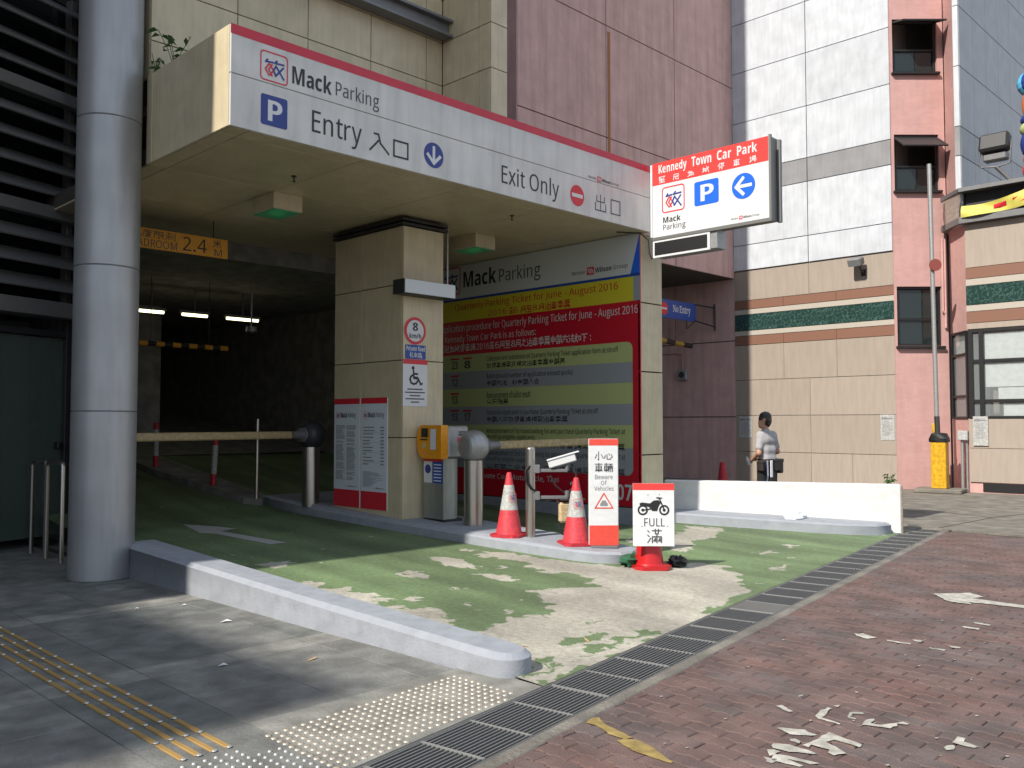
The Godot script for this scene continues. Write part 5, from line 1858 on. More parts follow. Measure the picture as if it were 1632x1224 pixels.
func booth() -> void:
	var U := 22.1
	var b := thing("guard_booth", "ground floor booth with papered windows and flat metal roof", "building", v(U, 0, 6))
	var s := st()
	var plan := PackedVector2Array([Vector2(22.84, 7.62), Vector2(22.14, 7.03), Vector2(22.14, 2.5), Vector2(27.0, 2.5), Vector2(27.0, 7.05)])
	var up := Transform3D(Basis(Vector3(1, 0, 0), Vector3(0, 0, -1), Vector3(0, 1, 0)), Vector3.ZERO)
	prism(s, plan, 0.0, 1.70, up)
	prism(s, plan, 3.74, 6.25, up)
	obj(b, "core", s, M.pink)
	s = st()
	prism(s, PackedVector2Array([Vector2(23.6, 7.0), Vector2(23.6, 2.6), Vector2(26.9, 2.6), Vector2(26.9, 7.0)]), 1.70, 3.74, up)
	obj(b, "room_wall", s, M.garage_concrete)
	var bands := [[0.24, 1.02, M.stone], [1.02, 1.70, M.stone], [3.76, 3.90, M.stone], [3.90, 4.17, M.brown], [4.17, 4.32, M.cream], [4.32, 4.77, M.marble], [4.77, 4.93, M.cream], [4.93, 5.19, M.brown], [5.19, 6.2, M.stone]]
	for q in bands:
		for k in 3:
			var w0 := 7.02 - 1.5 * (k + 1)
			wboard(b, "stone_panel", U - (0.004 if q[2] == M.brown or q[2] == M.marble else 0.0), U + 0.04, q[0] + 0.005, q[1] - 0.005, w0 + 0.003, w0 + 1.497, q[2], 0.003)
	wboard(b, "vent_grille", U + 0.02, U + 0.045, 0.03, 0.22, 2.6, 6.75, M.black, 0.002)
	# window band: frame, panes, paper behind the glass
	s = st()
	for y in [1.72, 2.10, 3.02, 3.72]:
		wbox(s, U + 0.0, U + 0.08, y - 0.035, y + 0.035, 2.6, 6.98, 0.003)
	for w in [6.95, 6.72, 5.2, 3.6]:
		wbox(s, U - 0.006, U + 0.074, 1.69, 3.75, w - 0.05, w + 0.05, 0.003)
	var wf := obj(b, "window", s, M.black)
	s = st()
	wbox(s, U + 0.05, U + 0.056, 1.72, 3.72, 2.6, 6.95)
	obj(wf, "pane", s, M.glass_clear)
	for q in [[5.25, 6.66, 3.06, 3.66], [5.25, 6.66, 2.42, 2.98], [5.25, 6.40, 2.14, 2.40], [5.25, 6.30, 1.76, 2.05], [3.65, 5.15, 2.42, 3.66]]:
		wboard(wf, "paper_sheet", U + 0.075, U + 0.082, q[2], q[3], q[0], q[1], M.paper, 0.001)
	# angled side window
	var A := v(22.80, 0, 7.56)
	var C := v(22.16, 0, 7.02)
	var d := (C - A).normalized()
	var B := Basis(d, Vector3.UP, d.cross(Vector3.UP))
	var L := A.distance_to(C)
	s = st()
	for y in [1.72, 2.22, 3.2, 3.72]:
		box(s, (A + C) / 2 + Vector3(0, y, 0), Vector3(L, 0.06, 0.08), 0.003, B)
	for t in [0.03, 0.97]:
		box(s, A.lerp(C, t) + Vector3(0, 2.72, 0), Vector3(0.06, 2.0, 0.09), 0.003, B)
	var sw := obj(b, "window", s, M.black)
	s = st()
	box(s, (A + C) / 2 + Vector3(0, 2.72, 0), Vector3(L - 0.1, 2.0, 0.006), 0.0, B)
	obj(sw, "pane", s, M.glass_clear)
	s = st()
	box(s, (A + C) / 2 + Vector3(0.12, 3.45, 0.0), Vector3(L - 0.1, 0.45, 0.006), 0.0, B)
	obj(sw, "paper_sheet", s, M.paper)
	# roof edge: two metal rails with a recess between
	s = st()
	var o := Vector2(0.14, 0.10)
	var roof := PackedVector2Array([Vector2(22.62, 7.72), Vector2(21.92, 7.08), Vector2(21.92, 2.4), Vector2(27.2, 2.4), Vector2(27.2, 7.72)])
	prism(s, roof, 6.22, 6.36, up)
	prism(s, roof, 6.96, 7.05, up)
	obj(b, "roof_rail", s, M.grey_metal)
	s = st()
	prism(s, PackedVector2Array([Vector2(22.72, 7.62), Vector2(22.2, 7.0), Vector2(22.2, 2.6), Vector2(27.0, 2.6), Vector2(27.0, 7.6)]), 6.36, 6.96, up)
	obj(b, "roof_recess", s, M.dark_metal)
	# crumpled foil sheet on the angled end of the roof edge
	s = st()
	var r := RandomNumberGenerator.new()
	r.seed = 12
	var grid := []
	for i in 7:
		var row := []
		for j in 7:
			var base := v(22.58, 0, 7.66).lerp(v(22.0, 0, 7.10), i / 6.0) + Vector3(0, 6.37 + 0.58 * j / 6.0, 0)
			row.append(base + Vector3(-0.02, 0, 0.02) * r.randf_range(0.0, 3.0))
		grid.append(row)
	for i in 6:
		for j in 6:
			quad(s, grid[i][j], grid[i + 1][j], grid[i + 1][j + 1], grid[i][j + 1], Vector3(-1, 0, 1))
	obj(b, "foil_sheet", s, M.foil)
	# banner
	var bn := thing("banner", "sagging yellow banner with red characters tied under the booth roof edge", "banner", v(21.95, 6.4, 6.5))
	s = st()
	var g := []
	for i in 15:
		var row := []
		for j in 5:
			var t := i / 14.0
			var w := 7.02 - 1.9 * t
			var top := 6.62 + 0.42 * t - 0.16 * sin(t * PI)
			var low := 6.34 + 0.16 * t * t
			var y := lerpf(low, top, j / 4.0)
			row.append(v(21.93 - 0.05 * sin(t * 9.0 + j * 0.8) - 0.03 * (4 - j) * 0.3, y, w))
		g.append(row)
	s.set_smooth_group(1)
	for i in 14:
		for j in 4:
			quad(s, g[i][j], g[i + 1][j], g[i + 1][j + 1], g[i][j + 1], Vector3(-1, 0, 0))
	obj(bn, "cloth", s, M.banner)
	for k in 3:
		var i := 5 + k * 3
		s = st()
		quad(s, g[i][1] + Vector3(-0.006, 0.02, 0), g[i + 2][1] + Vector3(-0.006, 0.02, 0), g[i + 2][3] + Vector3(-0.006, -0.02, 0), g[i][3] + Vector3(-0.006, -0.02, 0), Vector3(-1, 0, 0))
		obj(bn, "red_patch", s, M.p_red)
	# roof flood light
	var f := thing("roof_flood_light", "large black flood light standing on the booth roof", "lamp", v(22.0, 7.05, 6.0))
	s = st()
	box(s, v(22.0, 7.95, 6.30), Vector3(0.30, 0.42, 0.62), 0.05, Basis(Vector3(0, 0, 1), -0.25))
	obj(f, "lamp_head", s, M.dark_metal)
	s = st()
	box(s, v(22.05, 7.64, 6.30), Vector3(0.24, 0.18, 0.50), 0.03)
	obj(f, "gear_case", s, M.grey_metal)
	s = st()
	tube(s, [v(22.0, 7.95, 6.64), v(22.0, 7.45, 6.6), v(22.05, 7.42, 6.30), v(22.0, 7.45, 6.0), v(22.0, 7.95, 5.96)], 0.022, 8)
	tube(s, [v(22.05, 7.42, 6.30), v(22.2, 7.04, 6.0)], 0.05, 8)
	obj(f, "bracket", s, M.grey_metal)
	# painted figure on the roof
	var st_ := thing("painted_figure", "brightly painted stacked figure standing on the booth roof", "sculpture", v(22.0, 7.05, 5.53))
	var prof := [[0.0, 0.28, 0.22, M.p_sign_red], [0.28, 0.52, 0.20, M.cone_orange], [0.52, 0.95, 0.25, M.p_navy], [0.95, 1.17, 0.26, M.p_row_green], [1.17, 1.36, 0.24, M.p_navy], [1.36, 1.85, 0.20, M.cone_orange]]
	for q in prof:
		s = st()
		var p := []
		for k in 7:
			var t := k / 6.0
			p.append(Vector2(q[2] * (0.82 + 0.18 * sin(PI * t)), lerpf(q[0], q[1], t)))
		lathe(s, p, 18, Transform3D.IDENTITY, true)
		obj(st_, "body_segment", s, q[3], true)
	for k in 12:
		s = st()
		var p := []
		var a0 := TAU * k / 12.0
		for e in 9:
			var ph := -PI / 2 + PI * e / 8.0
			p.append(ph)
		for e in 8:
			for h in 2:
				var a := a0 + TAU / 24.0 * h
				var a2 := a + TAU / 24.0
				var q := []
				for c in [[a, p[e]], [a2, p[e]], [a2, p[e + 1]], [a, p[e + 1]]]:
					q.append(Vector3(0, 2.08, 0) + Vector3(cos(c[0]) * cos(c[1]), sin(c[1]), sin(c[0]) * cos(c[1])) * 0.29)
				quad(s, q[0], q[1], q[2], q[3], q[0] - Vector3(0, 2.08, 0) + q[2] - Vector3(0, 2.08, 0))
		obj(st_, "head_stripe", s, M.sky_blue if k % 2 else M.p_navy, true)

func yellow_barrier() -> void:
	var y := thing("yellow_barrier", "yellow barrier cabinet with its grey arm raised upright by the pink bay", "barrier", v(21.6, 0.0, 7.50), 0.0)
	var B := Basis(Vector3.UP, 0.15)
	var s := st()
	box(s, Vector3(0, 0.05, 0), Vector3(0.8, 0.10, 1.0), 0.02, B)
	obj(y, "plinth", s, M.concrete, true)
	s = st()
	box(s, Vector3(0, 0.63, 0), Vector3(0.36, 1.06, 0.32), 0.012, B)
	obj(y, "cabinet", s, M.yellow, true)
	s = st()
	lathe(s, [Vector2(0.27, 1.16), Vector2(0.27, 1.24), Vector2(0.20, 1.36), Vector2(0.0, 1.38)], 4, Transform3D(B * Basis(Vector3.UP, PI / 4), Vector3.ZERO))
	obj(y, "cap", s, M.black, true)
	s = st()
	box(s, Vector3(0.06, 1.48, -0.12), Vector3(0.10, 0.22, 0.10), 0.01, B)
	obj(y, "warning_lamp", s, M.yellow, true)
	s = st()
	tube(s, [Vector3(-0.10, 1.25, 0.0), Vector3(-0.08, 1.75, -0.02)], 0.06, 10)
	obj(y, "arm_clamp", s, M.dark_metal, true)
	s = st()
	tube(s, [Vector3(-0.08, 1.5, -0.02), Vector3(-0.02, 7.65, -0.10)], 0.05, 12)
	obj(y, "arm", s, M.silver, true)
	s = st()
	lathe(s, [Vector2(0.0, 0.0), Vector2(0.14, 0.0), Vector2(0.14, 0.02), Vector2(0.0, 0.02)], 24, Transform3D(Basis(Vector3(0, 0, 1), PI / 2) * Basis(Vector3.RIGHT, 0.75), Vector3(-0.10, 5.25, 0.02)))
	obj(y, "round_sign", s, M.dull_red, true)
	# steel channel with junction box on the pink wall
	var j := thing("wall_channel", "pale vertical conduit with a small box beside the yellow barrier", "pipe", v(22.15, 0, 7.15))
	s = st()
	tube(s, [v(22.12, 0.03, 7.18), v(22.12, 1.25, 7.18)], 0.035, 8)
	tube(s, [v(22.13, 0.03, 7.08), v(22.13, 1.25, 7.08)], 0.025, 8)
	obj(j, "pipe_run", s, M.silver)
	wboard(j, "junction_box", 22.02, 22.14, 1.2, 1.42, 7.03, 7.25, M.notice, 0.01)

# ---------- street furniture ----------
func street_things() -> void:
	# white low wall
	var a := v(11.72, 0, 8.22)
	var e := v(13.28, 0, 5.16)
	var d := (e - a).normalized()
	var B := Basis(d, Vector3.UP, d.cross(Vector3.UP))
	var w := thing("low_wall", "low white painted wall at the edge of the exit lane", "wall", a)
	var s := st()
	var back := Vector3(-d.z, 0, d.x)
	if back.x < 0.0:
		back = -back
	box(s, (a + e) / 2 + back * 0.10 + Vector3(0, 0.335, 0), Vector3(a.distance_to(e), 0.73, 0.20), 0.015, B)
	obj(w, "painted_wall", s, M.wall_white)
	s = st()
	box(s, e + d * 0.012 + back * 0.10 + Vector3(0, 0.33, 0), Vector3(0.024, 0.71, 0.19), 0.006, B)
	obj(w, "bare_end", s, M.wall_end)
	plant("wall_plant", "small leafy weed growing at the end of the white wall", e - d * 0.15 + back * 0.24 + Vector3(0, 0.62, 0), 0.26, 18, 9)
	# plastic bag
	var bg := thing("plastic_bag", "crumpled translucent plastic bag on the kerb below the white wall", "bag", v(12.36, ramp(12.4, 6.3) + 0.12, 6.35))
	s = st()
	var r := RandomNumberGenerator.new()
	r.seed = 4
	crumple(s, Vector3(0, 0.045, 0), Vector3(0.22, 0.07, 0.12), r, 0.35)
	obj(bg, "film", s, M.plastic_bag, true)
	# ticket machine
	var ty := 0.29
	var t := thing("ticket_machine", "ticket machine with orange front on a steel pedestal beside the pillar", "machine", v(7.86, ty, 9.06), 0.0)
	s = st()
	box(s, Vector3(0, 0.025, 0), Vector3(0.34, 0.05, 0.42), 0.01)
	obj(t, "foot", s, M.black, true)
	s = st()
	var px := PackedVector2Array()
	for k in 9:
		var an := -PI / 2 + PI * k / 8.0
		px.append(Vector2(0.03 + 0.16 * cos(an) * 0.9, 0.20 * sin(an)))
	px.append(Vector2(-0.17, 0.20))
	px.append(Vector2(-0.17, -0.20))
	prism(s, px, 0.05, 0.84, Transform3D(Basis(Vector3(1, 0, 0), Vector3(0, 0, 1), Vector3(0, 1, 0)), Vector3.ZERO))
	obj(t, "pedestal", s, M.steel_flat, true)
	s = st()
	box(s, Vector3(0.06, 1.06, 0.02), Vector3(0.36, 0.42, 0.44), 0.02)
	obj(t, "housing", s, M.silver, true)
	s = st()
	# orange front on the lane side, with a bowed outer edge
	var op := PackedVector2Array([Vector2(-0.22, 0.84), Vector2(-0.22, 1.28), Vector2(0.20, 1.28), Vector2(0.26, 1.20), Vector2(0.28, 1.06), Vector2(0.25, 0.92), Vector2(0.18, 0.84)])
	prism(s, op, 0.0, 0.12, Transform3D(Basis(Vector3(0, 0, -1), Vector3(0, 1, 0), Vector3(1, 0, 0)), Vector3(-0.245, 0.0, 0.02)))
	obj(t, "front_cover", s, M.orange, true)
	var F := Transform3D(Basis(Vector3(0, 0, 1), Vector3.UP, Vector3(-1, 0, 0)), v(7.86 - 0.245, ty, 9.06) + Vector3(0, 0, 0.02))
	rect(t, "card_slot", F, -0.18, 1.12, -0.04, 1.24, M.black, 0.003)
	rect(t, "instruction_label", F, 0.01, 0.96, 0.12, 1.23, M.p_pale, 0.003)
	rect(t, "button", F, -0.15, 0.98, -0.08, 1.04, M.p_row_green, 0.003)
	rect(t, "intercom", F, -0.20, 1.08, -0.05, 1.10, M.dark_metal, 0.003)
	shape(t, "key_lock", F, circle(-0.08, 0.91, 0.016, 12), M.stud, 0.004)
	var F2 := Transform3D(Basis(Vector3.RIGHT, Vector3.UP, Vector3(0, 0, 1)), v(7.86, ty, 9.06) + Vector3(0, 0, 0.24))
	rect(t, "side_label", F2, 0.06, 1.14, 0.20, 1.17, M.p_dark, 0.003)
	rect(t, "side_label", F2, 0.06, 1.18, 0.20, 1.20, M.p_dark, 0.003)
	rect(t, "red_sticker", F2, 0.04, 1.05, 0.16, 1.12, M.p_sign_red, 0.003)
	var F3 := Transform3D(Basis(Vector3(0, 0, 1), Vector3.UP, Vector3(-1, 0, 0)), v(7.86 - 0.17, ty, 9.06))
	rect(t, "card_sticker", F3, -0.19, 0.52, -0.02, 0.80, M.p_white, 0.003)
	shape(t, "card_emblem", F3, circle(-0.105, 0.70, 0.06, 20), M.p_navy, 0.005)
	rect(t, "blue_sticker", F3, -0.01, 0.52, 0.19, 0.80, M.p_deep_blue, 0.003)
	var bl := st()
	for k in 6:
		ribbon(bl, F3, PackedVector2Array([Vector2(0.02, 0.76 - k * 0.042), Vector2(0.16, 0.76 - k * 0.042)]), 0.014, 0.005)
	obj(t, "sticker_print", bl, M.p_pale)
	rect(t, "red_strip", F3, -0.19, 0.80, 0.19, 0.835, M.p_red, 0.003)
	# exit barrier
	barrier("exit_barrier", "exit barrier with round silver head and buff arm lowered across the exit lane", v(7.86, 0.27, 8.46), Vector3(1, 0.016, 0.11).normalized(), 2.1, 1.03, M.silver)
	# camera post
	var cp := thing("camera_post", "steel post carrying a white camera and a beige lamp on brackets", "post", v(7.80, 0.23, 7.40))
	s = st()
	tube(s, [Vector3(0, 0, 0), Vector3(0, 1.06, 0)], 0.058, 20)
	lathe(s, [Vector2(0.058, 1.06), Vector2(0.05, 1.08), Vector2(0.0, 1.085)], 20, Transform3D.IDENTITY, true)
	obj(cp, "post_tube", s, M.steel, true)
	var ax := Vector3(0.703, 0, 0.711)
	s = st()
	for y in [0.82, 0.50]:
		s = st()
		box(s, Vector3(0, y, 0) + ax * 0.07, Vector3(0.09, 0.10, 0.09), 0.006, Basis(Vector3.UP, -0.785))
		box(s, Vector3(0, y - 0.02, 0) + ax * 0.26, Vector3(0.38, 0.04, 0.05), 0.006, Basis(Vector3.UP, -0.785))
		tube(s, [Vector3(0, y - 0.02, 0) + ax * 0.44, Vector3(0, y + 0.06, 0) + ax * 0.44], 0.028, 8)
		obj(cp, "bracket", s, M.grey_metal, true)
	var cb := Basis(Vector3.UP, -0.785) * Basis(Vector3(0, 0, 1), 0.28)
	s = st()
	box(s, Vector3(0, 0.92, 0) + ax * 0.38, Vector3(0.34, 0.10, 0.11), 0.012, cb)
	box(s, Vector3(0, 0.975, 0) + ax * 0.39, Vector3(0.40, 0.016, 0.135), 0.005, cb)
	var cam := obj(cp, "camera", s, M.p_white, true)
	s = st()
	box(s, Vector3(0, 0.92, 0) + ax * 0.38 + cb * Vector3(0.172, 0, 0), Vector3(0.01, 0.085, 0.095), 0.003, cb)
	obj(cam, "lens_window", s, M.black, true)
	s = st()
	box(s, Vector3(0, 0.30, 0) + ax * 0.44, Vector3(0.21, 0.24, 0.10), 0.025, Basis(Vector3.UP, -0.6))
	obj(cp, "lamp_box", s, M.cream_plastic, true)
	s = st()
	tube(s, [Vector3(0, 0.46, 0) + ax * 0.30, Vector3(0, 0.42, 0) + ax * 0.34, Vector3(0, 0.12, 0) + ax * 0.34, Vector3(0, 0.10, 0) + ax * 0.42], 0.012, 6)
	box(s, Vector3(0, 0.455, 0) + ax * 0.50, Vector3(0.30, 0.02, 0.12), 0.004, Basis(Vector3.UP, -0.6))
	obj(cp, "lamp_bracket", s, M.dark_metal, true)
	s = st()
	for q in [0.0, 0.025]:
		tube(s, [Vector3(-0.05 - q, 0.86, 0.05), Vector3(-0.09 - q, 0.80, 0.03), Vector3(-0.08 - q, 0.66, 0.04), Vector3(-0.02 - q, 0.58, 0.06), Vector3(0.08, 0.545, 0.06)], 0.011, 6)
	tube(s, [Vector3(0, 0.88, 0) + ax * 0.50, Vector3(0, 0.75, 0) + ax * 0.55, Vector3(0, 0.60, 0) + ax * 0.52, Vector3(0, 0.52, 0) + ax * 0.42, Vector3(0, 0.62, 0) + ax * 0.30, Vector3(0, 0.74, 0) + ax * 0.24], 0.011, 6)
	tube(s, [Vector3(0, 0.47, 0) + ax * 0.1, Vector3(0, 0.44, 0) + ax * 0.2, Vector3(0, 0.46, 0) + ax * 0.3], 0.012, 6)
	tube(s, [Vector3(0, 0.12, 0) + ax * 0.36, Vector3(0, 0.04, 0) + ax * 0.38, Vector3(0, 0.03, 0) + ax * 0.44, Vector3(0, 0.17, 0) + ax * 0.46], 0.009, 6)
	obj(cp, "cable", s, M.rubber, true)
	# cones with reflective sleeves
	var c1 := cone("red and white sleeved traffic cone standing beside the camera post", v(7.66, 0.24, 7.62), 0.35)
	var c2 := cone("red and white sleeved traffic cone standing against the beware sign board", v(7.87, 0.206, 6.74), -0.5)
	# beware sign board
	var bw := thing("beware_board", "tall white Beware Of Vehicles board with red ends on the island tip", "sign", v(7.97, 0.19, 6.42), 0.0)
	var Bb := Basis(Vector3.UP, -0.785 + 0.04)
	s = st()
	box(s, Vector3(0, 0.63, 0), Vector3(0.335, 1.20, 0.075), 0.008, Bb)
	obj(bw, "board", s, M.p_board, true)
	s = st()
	box(s, Vector3(0, 0.015, 0), Vector3(0.30, 0.03, 0.18), 0.005, Bb)
	obj(bw, "foot", s, M.grey_metal, true)
	var Fb := Transform3D(Bb, v(7.97, 0.19, 6.42) + Bb * Vector3(0, 0, 0.0375))
	rect(bw, "red_head", Fb, -0.166, 1.155, 0.166, 1.228, M.p_coral, 0.002)
	rect(bw, "red_foot", Fb, -0.166, 0.032, 0.166, 0.255, M.p_coral, 0.002)
	cjk(bw, Fb, "小心", -0.105, 0.99, 0.105, 1.085, M.p_dark, 0.085, 0.86)
	cjk(bw, Fb, "車輛", -0.105, 0.86, 0.105, 0.955, M.p_dark, 0.085, 0.86)
	text(bw, Fb, "Beware", -0.10, 0.775, 0.10, 0.825, M.p_grey, FN)
	text(bw, Fb, "Of", -0.032, 0.71, 0.032, 0.76, M.p_grey, FN)
	text(bw, Fb, "Vehicles", -0.11, 0.645, 0.11, 0.695, M.p_grey, FN)
	outline(bw, "warning_triangle", Fb, PackedVector2Array([Vector2(-0.10, 0.45), Vector2(0.10, 0.45), Vector2(0.0, 0.615)]), 0.013, M.p_coral)
	shape(bw, "car_symbol", Fb, PackedVector2Array([Vector2(-0.042, 0.475), Vector2(0.042, 0.475), Vector2(0.042, 0.50), Vector2(0.028, 0.515), Vector2(0.02, 0.535), Vector2(-0.02, 0.535), Vector2(-0.028, 0.515), Vector2(-0.042, 0.50)]), M.p_grey, 0.003)
	# full sign on a cone
	var fy := ramp(7.85, 5.66)
	var fs := thing("full_sign", "white FULL sign with motorcycle symbol and red head mounted on the red cone", "sign", v(7.79, fy + 0.25, 5.60), 0.0)
	var Bf := Basis(Vector3.UP, -0.785 - 0.03)
	s = st()
	box(s, Vector3(0, 0.335, 0), Vector3(0.435, 0.66, 0.018), 0.003, Bf)
	obj(fs, "board", s, M.p_board, true)
	var Ff := Transform3D(Bf, v(7.79, fy + 0.25, 5.60) + Bf * Vector3(0, 0, 0.009))
	rect(fs, "red_head", Ff, -0.217, 0.595, 0.217, 0.665, M.p_sign_red, 0.002)
	text(fs, Ff, "FULL", -0.10, 0.215, 0.115, 0.30, M.p_dark, FN)
	cjk(fs, Ff, "滿", -0.068, 0.045, 0.082, 0.185, M.p_dark, 0.075, 0.95)
	motorcycle(fs, Ff)
	for q in [[-0.06, 0.545], [0.06, 0.55], [-0.125, 0.215], [0.145, 0.215]]:
		shape(fs, "screw", Ff, circle(q[0], q[1], 0.006, 8), M.p_grey, 0.003)
	var rc := thing("red_cone", "plain glossy red cone base under the FULL sign", "cone", v(7.91, fy, 5.74), 0.1)
	s = st()
	prism(s, octagon(0.20, 0.07), 0.0, 0.04, Transform3D(Basis(Vector3(1, 0, 0), Vector3(0, 0, -1), Vector3(0, 1, 0)) * Basis(Vector3(0, 0, 1), -0.75), Vector3.ZERO))
	obj(rc, "base", s, M.cone_plain, true)
	s = st()
	lathe(s, [Vector2(0.165, 0.04), Vector2(0.155, 0.055), Vector2(0.115, 0.36), Vector2(0.11, 0.40), Vector2(0.0, 0.41)], 28, Transform3D(Basis.IDENTITY, Vector3(0.02, 0, -0.02)))
	obj(rc, "body", s, M.cone_plain, true)
	# sandbags
	var sb := thing("sandbag", "dark green sandbag slumped against the island kerb behind the red cone", "sandbag", v(7.95, ramp(7.95, 5.98), 5.92), 0.0)
	s = st()
	r.seed = 8
	crumple(s, Vector3(-0.02, 0.06, 0.0), Vector3(0.25, 0.07, 0.15), r, 0.3)
	obj(sb, "sack", s, M.sandbag, true)
	var sb2 := thing("sandbag", "black bag lying behind the red cone on the driveway side", "sandbag", v(8.22, ramp(8.2, 5.6), 5.60), 0.0)
	s = st()
	crumple(s, Vector3(0, 0.05, 0.0), Vector3(0.13, 0.06, 0.10), r, 0.3)
	obj(sb2, "sack", s, M.black, true)
	# distant red cone behind the white wall
	var dcn := thing("distant_cone", "faded red cone standing in the shade of the passage", "cone", v(20.6, 0.0, 12.6))
	s = st()
	lathe(s, [Vector2(0.22, 0.0), Vector2(0.22, 0.03), Vector2(0.13, 0.04), Vector2(0.07, 0.56), Vector2(0.0, 0.57)], 18)
	obj(dcn, "body", s, M.cone_red, true)

func octagon(r: float, c: float) -> PackedVector2Array:
	return PackedVector2Array([Vector2(-r + c, -r), Vector2(r - c, -r), Vector2(r, -r + c), Vector2(r, r - c), Vector2(r - c, r), Vector2(-r + c, r), Vector2(-r, r - c), Vector2(-r, -r + c)])

func cone(label: String, p: Vector3, turn: float) -> Node3D:
	var c := thing("traffic_cone", label, "cone", p, 0.0)
	var s := st()
	prism(s, octagon(0.19, 0.06), 0.0, 0.035, Transform3D(Basis(Vector3(1, 0, 0), Vector3(0, 0, -1), Vector3(0, 1, 0)) * Basis(Vector3(0, 0, 1), turn), Vector3.ZERO))
	obj(c, "base", s, M.cone_red, true)
	var R := func(y: float) -> float: return lerpf(0.165, 0.030, y / 0.755)
	s = st()
	lathe(s, [Vector2(R.call(0.03), 0.03), Vector2(R.call(0.325), 0.325)], 28)
	obj(c, "lower_sleeve", s, M.cone_pink, true)
	s = st()
	lathe(s, [Vector2(R.call(0.325) + 0.002, 0.32), Vector2(R.call(0.61) + 0.002, 0.615)], 28)
	var sl := obj(c, "reflective_sleeve", s, M.sleeve, true)
	s = st()
	lathe(s, [Vector2(R.call(0.61), 0.61), Vector2(R.call(0.755), 0.755), Vector2(0.02, 0.765), Vector2(0.0, 0.765)], 28)
	obj(c, "top", s, M.cone_pink, true)
	# emblem patch lying on the sleeve
	var dirs := Vector3(-0.703, 0, 0.711).rotated(Vector3.UP, 0.35 + turn * 0.4)
	var rt := Vector3.UP.cross(dirs).normalized()
	var m: float = R.call(0.46)
	var upv := (Vector3(0, 1, 0) - dirs * 0.18).normalized()
	var F := Transform3D(Basis(rt, upv, rt.cross(upv)), p + dirs * (m + 0.0045) + Vector3(0, 0.47, 0))
	emblem(c, F, -0.05, -0.055, 0.05, 0.055, 0.004)
	return c

func motorcycle(fs: Node3D, F: Transform3D) -> void:
	for cx in [-0.115, 0.11]:
		outline(fs, "wheel_symbol", F, circle(cx, 0.385, 0.045, 24), 0.017, M.p_black, 0.003)
		shape(fs, "wheel_symbol", F, circle(cx, 0.385, 0.016, 14), M.p_black, 0.003)
	var s := st()
	flat_poly(s, PackedVector2Array([Vector2(-0.15, 0.455), Vector2(-0.125, 0.465), Vector2(-0.04, 0.455), Vector2(0.0, 0.485), Vector2(0.05, 0.49), Vector2(0.075, 0.465), Vector2(0.05, 0.42), Vector2(0.035, 0.375), Vector2(-0.015, 0.375), Vector2(-0.045, 0.415), Vector2(-0.10, 0.43), Vector2(-0.145, 0.435)]), 0.004, F)
	ribbon(s, F, PackedVector2Array([Vector2(0.11, 0.39), Vector2(0.062, 0.50), Vector2(0.05, 0.515)]), 0.014, 0.005)
	ribbon(s, F, PackedVector2Array([Vector2(0.03, 0.515), Vector2(0.085, 0.512)]), 0.010, 0.006)
	ribbon(s, F, PackedVector2Array([Vector2(-0.115, 0.385), Vector2(-0.02, 0.40)]), 0.012, 0.0055)
	obj(fs, "motorcycle_symbol", s, M.p_black)

func crumple(s: SurfaceTool, c: Vector3, r: Vector3, g: RandomNumberGenerator, amt: float) -> void:
	var n := 16
	var m := 10
	var P := []
	for j in m + 1:
		var row := []
		var ph := -PI / 2 + PI * j / m
		for i in n:
			var th := TAU * i / n
			var k := 1.0 + g.randf_range(-amt, amt)
			if j == 0 or j == m:
				k = 1.0
			var p := c + Vector3(cos(th) * cos(ph) * r.x * k, sin(ph) * r.y * k, sin(th) * cos(ph) * r.z * k)
			p.y = maxf(p.y, 0.003)
			row.append(p)
		P.append(row)
	s.set_smooth_group(1 if amt < 0.3 else -1)
	for j in m:
		for i in n:
			var i2 := (i + 1) % n
			var nn: Vector3 = P[j][i] + P[j + 1][i2] - c * 2.0
			if j == 0:
				tri(s, P[0][0], P[1][i], P[1][i2], nn)
			elif j == m - 1:
				tri(s, P[j][i], P[j][i2], P[m][0], nn)
			else:
				quad(s, P[j][i], P[j][i2], P[j + 1][i2], P[j + 1][i], nn)
	s.set_smooth_group(-1)

